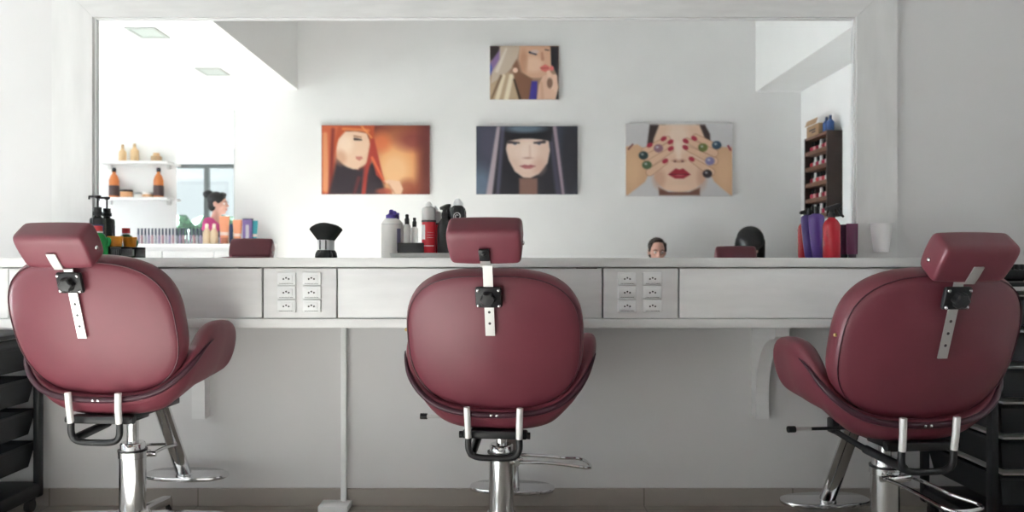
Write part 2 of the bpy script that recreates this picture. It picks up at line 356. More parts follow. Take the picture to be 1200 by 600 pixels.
# ------------------------------------------------------------------ salon chairs
def back_pt(a, b):                             # rear surface of the backrest: a lateral, b along its height (-1..1)
    Hh = .236; L = Vector((0, -.345+.185, .945-.50)).normalized()
    c = Vector((0, -.265, .7275)); p = c+L*(b*Hh)
    n = Vector((0, L.z, -L.y))
    p = p+n*(.050*(a/.279)**2+.020*b*b - .004)
    p.x = a
    return p, n
def outline(t):
    c, s = math.cos(t), math.sin(t); e = 2/2.75
    b = math.copysign(abs(s)**e, s); a = math.copysign(abs(c)**e, c)
    return .279*a*(1+.012*b), b
def make_chair():
    t = thing('salon_chair', '', 'salon chair')
    raise_parts = []
    # backrest pad
    bm = BM(); N = 72
    prof = [(.02,0),(.3,0),(.55,.0),(.75,.001),(.88,.003),(.945,.006),(.972,.012),(.990,.022),(1.,.036),(1.,.052),(.988,.068),(.96,.080),(.90,.088),(.75,.093),(.5,.095),(.25,.096),(.02,.096)]
    secs = []
    for rf, of in prof:
        s = []
        for k in range(N):
            a, b = outline(2*PI*k/N); p, n = back_pt(a*rf, b*rf); s.append(p+n*of)
        secs.append(s)
    rings(bm, secs); br = obj('backrest', bm, vinyl, t, 60); raise_parts.append(br)
    bm = BM(); pts = []
    for k in range(N):
        a, b = outline(2*PI*k/N); p, n = back_pt(a*.968, b*.968); pts.append(p+n*.008)
    tube(bm, pts, .0022, 6, closed=True); obj('piping', bm, vinyl_seam, br, 60)
    bm = BM()
    for a, b in ((-.275, .12),):
        p, n = back_pt(a, b); ell(bm, p+n*.028+Vector((-.004,0,0)), (.006,.006,.006), sub=2)
    obj('side_screw', bm, brass, br)
    # seat shell with arms
    half = [(0,-.205,.455,.528,.05,.064),(.07,-.204,.456,.531,.05,.064),(.14,-.198,.462,.540,.06,.064),(.20,-.186,.476,.562,.07,.064),(.25,-.165,.500,.602,.08,.064),(.287,-.135,.516,.656,.08,.066),(.309,-.095,.528,.710,.072,.068),(.320,-.05,.536,.740,.066,.070),(.324,0,.544,.750,.06,.070),(.324,.04,.552,.751,.055,.070),(.323,.080,.561,.747,.045,.068),(.320,.108,.576,.733,.03,.058),(.314,.122,.602,.708,.02,.038),(.308,.126,.640,.672,.01,.014)]
    full = [(-h[0],)+h[1:] for h in half[:0:-1]]+half
    # smooth the stations
    st = arc_multi = []
    V = [np.array(f) for f in full]; V = [V[0]]+V+[V[-1]]; sm = []
    for i in range(1, len(V)-2):
        for k in range(4):
            q = k/4; a, b, c, d = V[i-1], V[i], V[i+1], V[i+2]
            sm.append(.5*((2*b)+(c-a)*q+(2*a-5*b+4*c-d)*q*q+(3*b-a-3*c+d)*q**3))
    sm.append(V[-2])
    secs, pip, zipl = [], [], []
    for i, s in enumerate(sm):
        a = sm[max(i-1,0)]; b = sm[min(i+1,len(sm)-1)]
        d = Vector((b[0]-a[0], b[1]-a[1], 0)).normalized(); nrm = Vector((d.y, -d.x, 0))   # outward
        x, y, zb, zt, ln, th = s; ring = []; M = 24
        for k in range(M):
            q = 2*PI*k/M; cu, sv = math.cos(q), math.sin(q); e = 2/3.4
            u = math.copysign(abs(cu)**e, cu)*.5; v = math.copysign(abs(sv)**e, sv)*.5+.5
            lean = -ln*(1-v)**1.9
            p = Vector((x, y, 0))+nrm*(th*(u-.5)+lean); p.z = zb+(zt-zb)*v
            ring.append(p)
        secs.append(ring)
        p = Vector((x, y, 0))+nrm*(-.001); p.z = zb+(zt-zb)*.80
        if y < -.055: pip.append(p)
    rings(bm := BM(), secs); sh = obj('arm_shell', bm, vinyl, t, 60); raise_parts.append(sh)
    bm = BM(); tube(bm, pip, [.0015+.0085*min(1, 2.2*math.sin(PI*k/(len(pip)-1))) for k in range(len(pip))], 8); obj('piping', bm, vinyl_dark, sh, 60)
    for dx in (-.008, .010): bm = BM(); ell(bm, (dx, -.209, .513), (.0075,.006,.006), sub=2); obj('zip_pull', bm, chrome, sh)
    # seat cushion
    bm = BM(); secs = []
    for rf, z in ((.05,.462),(.8,.462),(.95,.470),(1,.490),(1,.545),(.96,.570),(.85,.582),(.5,.590),(.05,.592)):
        s = []
        for k in range(48):
            q = 2*PI*k/48; e = 2/4.; c, d = math.cos(q), math.sin(q)
            s.append(Vector((.225*rf*(.55 if z < .47 else .8 if z < .48 else 1)*(.9 if z < .5 else 1)*math.copysign(abs(c)**e,c), .035+.205*rf*math.copysign(abs(d)**e,d), z)))
        secs.append([Vector((p.x, min(p.y,.10), p.z+(max(0, p.y+.10)*.30 if z < .5 else 0))) for p in s])
    rings(bm, secs); raise_parts.append(obj('seat', bm, vinyl, t, 60))
    # back bars
    for s in (-1, 1):
        bm = BM(); tube(bm, [(s*.083,-.222,.540),(s*.081,-.219,.49),(s*.080,-.212,.443)], .0105, 12); raise_parts.append(obj('back_bar', bm, alu, t))
    bm = BM(); tube(bm, arc([(-.080,-.211,.448),(-.079,-.209,.405),(-.058,-.206,.383),(0,-.205,.379),(.058,-.206,.383),(.079,-.209,.405),(.080,-.211,.448)], 5), .0105, 10)
    raise_parts.append(obj('bracket_loop', bm, blackm, t))
    bm = BM(); box(bm, (0,-.17,.447), (.205,.04,.026), .006); box(bm, (0,.0,.448), (.16,.34,.022), .004); box(bm, (0,0,.428), (.075,.085,.03), .006)
    for s in (-1,1): lathe(bm, [(.0001,0),(.011,0),(.011,.01),(.0001,.01)], (s*.1025-(.01 if s<0 else 0),-.185,.447), 12, M=Matrix.Rotation(PI/2,3,'Y'))
    raise_parts.append(obj('seat_frame', bm, blackm, t))
    bm = BM(); tube(bm, [(-.070,-.200,.392),(-.076,-.02,.402)], .014, 10); tube(bm, [(-.076,-.02,.402),(-.088,.15,.425)], .010, 8); box(bm, (-.088,.15,.442), (.03,.04,.05), .006)
    ell(bm, (-.070,-.203,.391), (.014,.014,.014), sub=2)
    raise_parts.append(obj('gas_spring', bm, blackm, t))
    bm = BM(); tube(bm, [(-.08,.06,.452),(-.215,.06,.452)], .0055, 8); tube(bm, [(-.215,.06,.452),(-.272,.06,.452)], .0065, 8, mi=1); tube(bm, [(-.268,.06,.452),(-.292,.06,.452)], .0105, 10)
    raise_parts.append(obj('recline_lever', bm, [blackm, satin], t))
    # headrest on its steel strip
    th = math.radians(38); u = Vector((0,-math.sin(th),math.cos(th))); nb = Vector((0,-math.cos(th),-math.sin(th)))
    R = Matrix((Vector((1,0,0)), -nb, u)).transposed()
    ctr = Vector((0,-.3815,1.001))
    bm = BM(); secs = []
    HW, HT, HL = .107, .0425, .060
    for xx, sc in ((-1.,.72),(-.985,.86),(-.95,.945),(-.90,.985),(-.8,1.0),(-.4,1.02),(0,1.025),(.4,1.02),(.8,1.),(.90,.985),(.95,.945),(.985,.86),(1.,.72)):
        s = []
        for k in range(40):
            q = 2*PI*k/40; e = 2/5.5; c, d = math.cos(q), math.sin(q)
            lz = HL*sc*math.copysign(abs(d)**e,d); ly = HT*sc*math.copysign(abs(c)**e,c)
            s.append(ctr+R @ Vector((xx*HW*(1-.05*max(0,-lz/HL)), ly, lz)))
        secs.append(s)
    rings(bm, secs); hd = obj('headrest', bm, vinyl, t, 70); raise_parts.append(hd)
    bm = BM()
    for s in (-1,1): bm = BM(); ell(bm, ctr+R @ Vector((s*HW*1.0, .004, -.012)), (.005,.007,.007), sub=2); obj('side_button', bm, chrome, hd)
    # strip
    def strip(pts, wd, tk):
        b = BM(); P = [Vector(p) for p in pts]; secs = []
        for i in range(len(P)):
            d = (P[min(i+1,len(P)-1)]-P[max(i-1,0)]).normalized(); n = Vector((0,d.z,-d.y)); n = -n if n.y > 0 else n
            secs.append([P[i]+Vector((-wd/2,0,0)), P[i]+Vector((wd/2,0,0)), P[i]+Vector((wd/2,0,0))+n*tk, P[i]+Vector((-wd/2,0,0))+n*tk])
        rings(b, secs); return b
    p0, n0 = back_pt(0, -.03); pk, nk = back_pt(0, .74)
    q0 = p0-n0*.006; qk = pk-nk*.011; qh = ctr+nb*(HT+.004)+u*.004
    qm = qk+(qk-q0).normalized()*.045
    sp = [q0.lerp(qk, .0), q0.lerp(qk, .5), qk, qm, qm.lerp(ctr+nb*(HT+.005)-u*.05, .9), ctr+nb*(HT+.003)-u*.03, qh]
    stp = obj('headrest_strip', strip(sp, .0285, .004), satin, hd, 30)
    dirn = (qk-q0).normalized(); nr = Vector((0,dirn.z,-dirn.y)); nr = -nr if nr.y > 0 else nr
    Mh = nr.to_track_quat('Z','Y').to_matrix()
    for f in (.22, .42, .62): bm = BM(); lathe(bm, [(.0001,0),(.0042,0),(.0042,.0006),(.0001,.0006)], q0.lerp(qk, f)+nr*.004, 12, M=Mh); obj('adjustment_hole', bm, dark_hole, hd)
    bm = BM(); lathe(bm, [(.0001,0),(.0042,0),(.0042,.0006),(.0001,.0006)], qk+dirn*.052+nr*.004, 12, M=Mh)
    obj('adjustment_hole', bm, dark_hole, hd)
    # clamp and knob on the backrest
    bm = BM(); cpos = pk-nk*.008; Mr = Matrix((Vector((1,0,0)), -nr, dirn)).transposed()
    box(bm, cpos+nr*.008, (.080,.018,.066), .008, rot=Mr)
    cl = obj('strip_clamp', bm, blackp, t); raise_parts.append(cl)
    bm = BM(); secs = []
    for z, r in ((.014,.017),(.018,.021),(.036,.021),(.040,.017),(.041,.001)):
        secs.append([cpos+Mr @ Vector((0,0,0))+nr*z+Mh @ Vector((r*(1+.10*math.cos(6*q))*math.cos(q), r*(1+.10*math.cos(6*q))*math.sin(q), 0)) for q in [2*PI*k/36 for k in range(36)]])
    rings(bm, secs); obj('clamp_knob', bm, mat('black_knob', (.02,.02,.022,1), .3), cl)
    for sx in (-1,1):
        for sz in (-1,1):
            bm = BM(); ell(bm, cpos+Mr @ Vector((sx*.031, -.017, sz*.024)), (.0055,.004,.0055), sub=2); obj('clamp_screw', bm, chrome, cl)
    # footrest
    bm = BM(); tube(bm, [(0,.11,.52),(0,.175,.44),(0,.35,.135)], .031, 16, sx=1, sy=.55); raise_parts.append(obj('footrest_post', bm, chrome, t))
    bm = BM(); secs = []
    for rf, z in ((.05,.112),(.93,.112),(.99,.115),(1,.120),(.985,.127),(.93,.130),(.05,.130)):
        secs.append([Vector((.165*rf*math.copysign(abs(math.cos(q))**.8,math.cos(q)), .372+.078*rf*math.copysign(abs(math.sin(q))**.8,math.sin(q)), z)) for q in [2*PI*k/48 for k in range(48)]])
    rings(bm, secs); raise_parts.append(obj('footrest_plate', bm, chrome, t))
    # pump
    bm = BM(); lathe(bm, [(.0001,.26),(.0185,.26),(.0185,.425),(.0001,.425)], seg=24); raise_parts.append(obj('piston', bm, chrome, t))
    bm = BM(); lathe(bm, [(.0001,.07),(.0425,.07),(.0425,.318),(.046,.320),(.046,.340),(.040,.342),(.040,.366),(.036,.371),(.0001,.371)], seg=36)
    pc = obj('pump_column', bm, chrome, t)
    bm = BM(); lathe(bm, [(.0001,.3415),(.0475,.3415),(.0475,.3465),(.0001,.3465)], seg=30); obj('collar_ring', bm, blackm, pc)
    bm = BM(); box(bm, (.045,0,.318), (.05,.075,.022), .006)
    tube(bm, arc([(.05,-.05,.318),(.13,-.055,.316),(.22,-.06,.305),(.275,-.062,.296),(.300,-.04,.292),(.300,.04,.292),(.275,.062,.296),(.22,.04,.305),(.13,.04,.316),(.05,.05,.318)], 4), .006, 8)
    lathe(bm, [(.0001,-.062),(.010,-.062),(.010,.062),(.0001,.062)], (.045,0,.318), 12, M=Matrix.Rotation(PI/2,3,'X'))
    pedal = obj('pump_pedal', bm, chrome, t)
    # base
    for k in range(5):
        a = PI/2+2*PI*k/5+.10; d = Vector((math.cos(a), math.sin(a), 0)); n = Vector((-d.y, d.x, 0)); bm = BM(); secs = []
        for r, zt, zb, wd in ((.02,.128,.06,.030),(.10,.124,.075,.030),(.20,.113,.078,.026),(.27,.104,.072,.024),(.295,.098,.050,.022),(.303,.085,.012,.018)):
            secs.append([d*r+n*(wd*.5*1.0)+Vector((0,0,zb)), d*r+n*wd*.62+Vector((0,0,(zb+zt)/2+.006)), d*r+n*wd*.4+Vector((0,0,zt)), d*r-n*wd*.4+Vector((0,0,zt)), d*r-n*wd*.62+Vector((0,0,(zb+zt)/2+.006)), d*r-n*wd*.5+Vector((0,0,zb))])
        rings(bm, secs); lg = obj('base_leg', bm, chrome, t, 50)
        bm = BM(); lathe(bm, [(.0001,0),(.018,0),(.020,.004),(.018,.016),(.0001,.016)], d*.285, 16); lathe(bm, [(.0001,.016),(.007,.016),(.007,.08),(.0001,.08)], d*.285, 10); obj('foot_glide', bm, blackp, lg)
    bm = BM(); lathe(bm, [(.0001,.05),(.058,.05),(.062,.07),(.060,.125),(.048,.140),(.0001,.140)], seg=30); obj('base_hub', bm, chrome, t)
    return t
RAISED = {'backrest','arm_shell','seat','back_bar','bracket_loop','seat_frame','gas_spring','recline_lever','headrest','strip_clamp','footrest_post','footrest_plate','piston'}
HDIR = Vector((0,-.34,.94))
def set_chair(c, loc, yaw, up, head, pedal):
    c.location = loc; c.rotation_euler = (0, 0, yaw)
    for ch in c.children:
        nm = ch.name.split('.')[0]
        if nm in RAISED: ch.location.z = up
        if nm == 'headrest': ch.location = Vector((0,0,up))+HDIR*head
        if nm == 'pump_pedal': ch.rotation_euler = (0, 0, pedal-yaw)
R_ = math.radians
ch1 = make_chair()
ch2 = dup(ch1, (0,0,0)); ch3 = dup(ch1, (0,0,0))
bm = BM(); th = math.radians(38); cc = Vector((0,-.3815,1.001))+Vector((0,-math.cos(th),-math.sin(th)))*.049
box(bm, cc+Vector((0,.006,-.012)), (.031,.010,.040), .003, rot=Matrix.Rotation(th,3,'X')); ell(bm, cc+Vector((0,-.004,-.008)), (.008,.006,.008), sub=2)
hb = obj('hinge_bracket', bm, blackm, [c for c in ch1.children if c.name.startswith('headrest')][0])
set_chair(ch1, (WX(587.5,-.52), -.52, 0), R_(-6), -.006, .058, R_(8))
set_chair(ch2, (WX(155.5,-.492), -.492, 0), R_(-5), .036, .0, R_(95))
set_chair(ch3, (WX(1037,-.70), -.70, 0), R_(6.3), .0, .0, R_(-70))
G = 'mauve salon chairs in front of the vanity counter'
tag(ch1, 'mauve hydraulic salon chair at the middle of the mirror, headrest raised, seen square from behind', 'salon chair', G)
tag(ch2, 'mauve hydraulic salon chair standing beside the low black trolley under the counter', 'salon chair', G)
tag(ch3, 'mauve hydraulic salon chair standing beside the tall black trolley, darkest of the three', 'salon chair', G)

# ------------------------------------------------------------------ trolleys
def trolley(name, label, loc, wd, dp, ht, ntray, bottom=.06):
    t = thing(name, label, 'trolley', loc)
    for sx in (-1, 1):
        bm = BM()
        for sy in (-1, 1): box(bm, (sx*(wd/2-.012), sy*(dp/2-.018), (ht+bottom)/2), (.024,.036,ht-bottom), .006)
        box(bm, (sx*(wd/2-.012), 0, ht-.02), (.02, dp-.04, .03), .003)
        obj('side_panel', bm, trolleym, t)
    bm = BM(); box(bm, (0,0,ht+.008), (wd+.02, dp+.02, .016), .006)
    obj('top_tray', bm, trolleym, t)
    bm = BM(); box(bm, (0,0,bottom+.03), (wd, dp, .055), .012); obj('base', bm, trolleym, t)
    zs = []
    for k in range(ntray):
        z = bottom+.12+(ht-bottom-.16)*k/(ntray-.25); zs.append(z); bm = BM(); w2 = wd/2-.028; secs = []
        for zz, gx, gy in ((0,-.016,-.016),(.085,0,0),(.098,.006,.010),(.098,.001,.004),(.084,-.008,-.008),(.008,-.022,-.022)):
            secs.append([Vector((sx*(w2+gx), sy*(dp/2-.006+gy)-.008, z+zz)) for sx, sy in ((-1,-1),(1,-1),(1,1),(-1,1))])
        rings(bm, secs); tr = obj('tray', bm, trolleym, t, 0)
        bm = BM(); box(bm, (0, -dp/2-.012, z+.082), (w2*1.1, .016, .022), .007); obj('tray_handle', bm, blackm, tr)
    for sx in (-1,1):
        for sy in (-1,1):
            bm = BM(); c = (sx*(wd/2-.035), sy*(dp/2-.035), .029)
            lathe(bm, [(.0001,-.011),(.024,-.011),(.028,-.006),(.028,.006),(.024,.011),(.0001,.011)], c, 20, M=Matrix.Rotation(PI/2,3,'Y'))
            box(bm, (c[0],c[1],.056), (.032,.03,.018), .004); obj('caster', bm, blackp, t)
    return t, zs
trolley('tray_trolley', 'black hairdresser trolley with pull-out trays tucked under the counter end', (-2.04, -.265, 0), .40, .40, .70, 4)
tt, tz = trolley('tray_trolley', 'tall black tray trolley behind the darkest mauve chair, pale sheets in its trays', (1.828, -.36, 0), .46, .46, .905, 6)
sheetm = mat('pale_sheet', (.72,.72,.70,1), .6)
for k, z in enumerate(tz):
    bm = BM(); box(bm, (0,0,.004), (.34,.36,.008), .002)
    tag(obj('paper_sheet', bm, sheetm, loc=(1.828, -.372, z+.0915)), 'pale paper sheet lying across a tray of the tall black trolley', 'sheet', 'pale sheets in the tall trolley trays')
bm = BM(); box(bm, (0,0,.02), (.16,.10,.04), .012)
for k in range(9): box(bm, (-.07+.0175*k, -.035, .047), (.007,.02,.02), .002)
tag(obj('hair_clipper_case', bm, blackp, loc=(1.80,-.42,.9215)), 'black toothed case lying on top of the tall trolley', 'case')
bm = BM(); lathe(bm, [(.0001,0),(.022,0),(.024,.004),(.024,.03),(.018,.036),(.0001,.037)]); tag(obj('lime_jar', bm, mat('lime_plastic', (.45,.55,.08,1), .4), loc=(1.93,-.50,tz[5]+.10)), 'lime green jar in the upper tray of the tall trolley', 'jar')

# ------------------------------------------------------------------ things on the counter
Zc = CT+.0005
def at(px, y): return (WX(px, y), y, Zc)
PX = lambda n, y: n*(D+y)/F                  # length of n photo pixels at wall distance y
navy = mat('navy_label', (.012,.03,.11,1), .4); skyblue = mat('blue_swoosh', (.05,.25,.6,1), .4); whl = mat('white_print', (.8,.8,.82,1), .5)
blk = mat('gloss_black', (.012,.012,.015,1), .25)
def pump_bottle(px, y, top, wpx, label):
    t = thing('pump_bottle', label, 'bottle', at(px, y)); r = PX(wpx, y)/2; h = PX(301-top, y); zb = h*.60
    bm = BM(); lathe(bm, [(.0001,0),(r*.92,0),(r,.006),(r,zb),(r*.93,zb+.008),(r*.42,zb+.014),(r*.42,zb+.022),(.0001,zb+.022)], seg=30); b = obj('body', bm, blk, t)
    bm = BM(); patch(bm, (0,0,0), r, zb*.12, zb*.88, -PI/2-1.3, -PI/2+1.3, 14); obj('label', bm, navy, b)
    bm = BM(); patch(bm, (0,0,0), r+.0004, zb*.62, zb*.80, -PI/2-.75, -PI/2-.30, 4); patch(bm, (0,0,0), r+.0008, zb*.67, zb*.75, -PI/2-.62, -PI/2-.43, 3, mi=1); obj('emblem', bm, [whl, navy], b)
    bm = BM(); secs = []
    for k in range(13):
        a = -PI/2-1.2+2.4*k/12; d = Vector((math.cos(a), math.sin(a), 0)); z = zb*(.36+.16*k/12+.05*math.sin(k/12*PI)); e = .0012+.0022*math.sin(PI*k/12)
        secs.append([d*(r+.0004)+Vector((0,0,z-e)), d*(r+.0014)+Vector((0,0,z-e)), d*(r+.0014)+Vector((0,0,z+e)), d*(r+.0004)+Vector((0,0,z+e))])
    rings(bm, secs); obj('swoosh', bm, skyblue, b)
    bm = BM(); lathe(bm, [(.0001,zb+.020),(r*.62,zb+.020),(r*.62,zb+.032),(r*.50,zb+.036),(r*.50,zb+.052),(.0001,zb+.054)], seg=20)
    tube(bm, [(0,0,zb+.05),(0,0,h-.006)], .0035, 8); lathe(bm, [(.0001,h-.012),(.006,h-.012),(.012,h-.006),(.012,h),(.0001,h)], seg=16)
    box(bm, (-.016,0,h-.004), (.040,.010,.008), .003); box(bm, (-.034,0,h-.010), (.006,.008,.012), .002)
    obj('pump', bm, blackp, t)
pump_bottle(114.5, -.042, 228, 17.5, 'black pump bottle with navy label and white emblem beside the orange tub')
t = thing('cleaner_bottle', 'green plastic bottle with a red cap beside the black pump bottle', 'bottle', at(115, -.118)); gr = mat('green_plastic', (.01,.22,.05,1), .3)
h = PX(301-264, -.118)
bm = BM(); lathe(bm, [(.0001,0),(.036,0),(.039,.005),(.039,h*.45),(.034,h*.6),(.024,h*.74),(.013,h*.78),(.013,h*.84),(.0001,h*.84)], seg=28, sy=.7)
tube(bm, arc([(.030,0,h*.58),(.042,0,h*.60),(.045,0,h*.48),(.038,0,h*.38)], 4), .006, 8); obj('body', bm, gr, t)
bm = BM(); lathe(bm, [(.0001,h*.83),(.016,h*.83),(.016,h),(.014,h*1.01),(.0001,h*1.01)], seg=20); obj('cap', bm, mat('red_cap', (.5,.03,.04,1), .35), t)
bm = BM(); lathe(bm, [(.0145,h*.79),(.0175,h*.79),(.0175,h*.835),(.0145,h*.835)], seg=20); obj('collar', bm, whitep, t)
# black crate with ribbed front, two orange tubs on it
y = -.065; wv = PX(23, y); hv = PX(13, y)
t = thing('comb_tray', 'low black ribbed tray under the orange tub', 'tray', (WX(137, y), y, Zc))
bm = BM(); box(bm, (0,0,.003), (wv,.09,.006), .001); box(bm, (0,0,hv-.005), (wv,.09,.010), .002)
for sx in (-1,1): box(bm, (sx*(wv/2-.003),0,hv/2), (.006,.09,hv-.002), .001)
obj('rack', bm, blk, t)
bm = BM(); box(bm, (0,.004,hv/2), (wv-.014,.074,hv-.017)); obj('white_inner', bm, whitep, t, 0)
for k in range(10):
    bm = BM(); box(bm, (-wv/2+.010+k*(wv-.02)/9, -.040, hv/2), (.0035,.006,hv-.014)); obj('rib', bm, blk, t, 0)
om = mat('orange_translucent', (.95,.36,.025,1), .3, trans=.1)
r = PX(17, y)/2; h = PX(12, y)
t = thing('wax_tub', 'orange tub on the low black ribbed tray', 'tub', (WX(135, y), y, Zc+hv+.0005))
bm = BM(); lathe(bm, [(.0001,0),(r*.80,0),(r*.84,.002),(r*.96,h*.82),(r,h*.84),(r,h),(r*.93,h),(r*.90,h*.7),(.0001,h*.68)], seg=28); obj('body', bm, om, t)
bm = BM(); ell(bm, (0,0,.006), (.014,.010,.006), sub=2); tag(obj('cotton_ball', bm, mat('pink_cotton', (.75,.5,.45,1), .9), loc=(WX(137,y), y, Zc+hv+.0005+h*.69)), 'small pink lump sitting in the orange tub', 'cotton')

# neck brush
y = -.048; t = thing('neck_brush', 'black fan-shaped neck duster brush standing upright with clear handle', 'brush', at(379.5, y)); u_ = PX(1, y)
bm = BM(); lathe(bm, [(.0001,0),(10*u_,0),(10.6*u_,1.2*u_),(9.6*u_,6*u_),(7.6*u_,9*u_),(.0001,9*u_)], seg=30, sy=.75); obj('base', bm, blk, t)
bm = BM(); lathe(bm, [(.0001,9*u_),(7.2*u_,9*u_),(7.0*u_,15*u_),(7.2*u_,21*u_),(.0001,21*u_)], seg=24, sy=.7); hd = obj('handle', bm, mat('clear_acrylic', (.86,.86,.88,1), .12, metal=0.05, spec=.8), t)
bm = BM()
for dx in (-3.4,3.4): bm = BM(); box(bm, (dx*u_, -4.4*u_, 15*u_), (1.5*u_, .8*u_, 11*u_), .0005); obj('dark_band', bm, dark_hole, hd)
random.seed(5); bm = BM()
def fan(a0, a1): return a0
secs = []
FB = lambda x: 33+8.2*(1-(x/17.3)**2)**.6 if abs(x) < 17.3 else 33
for q in (0,.2,.45,.7,.88,.97,1.0):
    ring = []; hwid = 7.2+10*q**.95 if q < 1 else 15.8; thk = (4.6-2.4*q)*(1 if q < .97 else .5)
    for k in range(64):
        a = 2*PI*k/64; x = hwid*math.cos(a); xn = x/hwid*17.2
        z = 20.5+(FB(xn)-20.5)*q
        ring.append(Vector((x*u_, thk*math.sin(a)*u_, z*u_)))
    secs.append(ring)
rings(bm, secs)
for k in range(160):
    x = random.uniform(-1,1); yy = random.uniform(-1,1); b0 = Vector((x*7*u_, yy*3*u_, 22*u_)); tp = Vector((x*16.6*u_, yy*2*u_, (FB(x*16.6)-.6)*u_+random.uniform(-.5,.5)*u_))
    tube(bm, [b0, tp], .0006, 4)
obj('bristles', bm, mat('black_bristle', (.010,.012,.012,1), .7), t)

# white bottle with purple cap
y = -.045; t = thing('developer_bottle', 'white bottle with a purple flip cap at the back corner of the silver tray', 'bottle', at(458.5, y)); u_ = PX(1, y)
bm = BM(); lathe(bm, [(.0001,0),(10.8*u_,0),(11.6*u_,1.5*u_),(11.6*u_,38*u_),(11*u_,41*u_),(8*u_,45*u_),(6.6*u_,46*u_),(.0001,46*u_)], seg=32); b = obj('body', bm, mat('milk_plastic', (.82,.80,.78,1), .35), t)
bm = BM(); patch(bm, (0,0,0), 11.6*u_, 8*u_, 34*u_, -PI/2+.75, -PI/2+1.35, 5); obj('side_print', bm, mat('grey_print', (.18,.17,.28,1), .5), b)
bm = BM(); patch(bm, (0,0,0), 11.6*u_, 39*u_-.001, 39*u_+.001, -PI, 0, 14); obj('seam_ring', bm, mat('pale_grey', (.55,.54,.56,1), .4), b)
pm = mat('purple_plastic', (.08,.05,.30,1), .35)
bm = BM(); lathe(bm, [(.0001,45.5*u_),(6.4*u_,45.5*u_),(6.4*u_,50*u_),(4*u_,51*u_),(2.6*u_,52.5*u_),(2.6*u_,55*u_),(1.6*u_,56.5*u_),(.0001,56.6*u_)], seg=22); box(bm, (4.2*u_,0,52*u_), (4*u_,4*u_,4*u_), .002); obj('cap', bm, pm, t)
# silver tray
y = -.130; TX0, TX1 = WX(455.5, -.19), WX(545, -.19); TH = .0175
t = thing('steel_tray', 'flat silver tray carrying cans and bottles behind the raised headrest', 'tray', ((TX0+TX1)/2, y, Zc)); wt = TX1-TX0
bm = BM(); secs = []
for z, g_ in ((0,-.010),(.0,-.006),(TH-.004,-.001),(TH,.0),(TH+.001,-.004),(TH-.006,-.009),(.004,-.016)): secs.append([Vector((sx*(wt/2+g_), sy*(.042+g_), z)) for sx, sy in ((-1,-1),(1,-1),(1,1),(-1,1))])
rings(bm, secs); obj('tray_body', bm, satin, t, 30)
TZ = Zc+.0045
dz = TH-.004
# low black box
t = thing('clip_box', 'low black open box on the silver tray holding a slim vial', 'box', (WX(482, -.137), -.137, TZ)); u_ = PX(1, -.152)
bw, bh = 31*u_, 12*u_+dz
bm = BM(); secs = []
for z, g_ in ((0,0),(bh,0),(bh,-.003),(.003,-.003)): secs.append([Vector((sx*(bw/2+g_), sy*(.022+g_), z)) for sx, sy in ((-1,-1),(1,-1),(1,1),(-1,1))])
rings(bm, secs); obj('box_body', bm, blk, t, 0)
clearm = mat('clear_vial', (.80,.78,.76,1), .12, trans=.55)
for px, hh, lb in ((477, 46, 'clear slim vial with black dropper cap standing in the low black box'),):
    t = thing('dropper_vial', lb, 'vial', (WX(px, -.128), -.128, TZ+.0035)); hh = hh*u_+dz-.004
    bm = BM(); lathe(bm, [(.0001,0),(4.2*u_,0),(4.4*u_,.003),(4.4*u_,hh-14*u_),(2.2*u_,hh-11*u_),(.0001,hh-11*u_)], seg=18); obj('body', bm, clearm, t)
    bm = BM(); lathe(bm, [(.0001,hh-12*u_),(2.8*u_,hh-12*u_),(2.8*u_,hh-6*u_),(1.9*u_,hh-4*u_),(2.2*u_,hh-1*u_),(1.4*u_,hh),(.0001,hh)], seg=16); obj('cap', bm, blk, t)
# red and silver spray can
y = -.130; u_ = PX(1, y); t = thing('hairspray_can', 'red spray can with grey shoulder and white nozzle on the silver tray', 'can', (WX(502.5, y), y, TZ)); r = 8.2*u_
redm = mat('can_red', (.55,.02,.035,1), .3); greym = mat('can_grey', (.48,.47,.47,1), .3, metal=.3)
bm = BM(); lathe(bm, [(.0001,0),(r*.95,0),(r,.003),(r,37*u_+dz),(.0001,37*u_+dz)], seg=30); b = obj('body', bm, redm, t)
bm = BM(); patch(bm, (0,0,0), r, 20*u_, 37*u_, -PI/2-1.4, -PI/2-.45, 8); patch(bm, (0,0,0), r, 12*u_, 13*u_, -PI/2-.9, -PI/2+.9, 8)
for z in (22,25,28): patch(bm, (0,0,0), r, z*u_-.0004, z*u_+.0006, -PI/2-.1, -PI/2+.8, 6)
obj('label', bm, whl, b)
bm = BM(); patch(bm, (0,0,0), r+.0003, 36.4*u_+dz-.001, 38.6*u_+dz, 0, 1.999*PI, 40); obj('dark_ring', bm, dark_hole, b)
bm = BM(); lathe(bm, [(.0001,37*u_+dz),(r,37*u_+dz),(r,50*u_+dz),(r*.9,53*u_+dz),(r*.5,54.5*u_+dz),(.0001,54.5*u_+dz)], seg=30); obj('shoulder', bm, greym, t)
bm = BM(); lathe(bm, [(.0001,54*u_+dz),(r*.52,54*u_+dz),(r*.5,57*u_+dz),(r*.25,60*u_+dz),(.0001,60.5*u_+dz)], seg=20); obj('nozzle', bm, whitep, t)
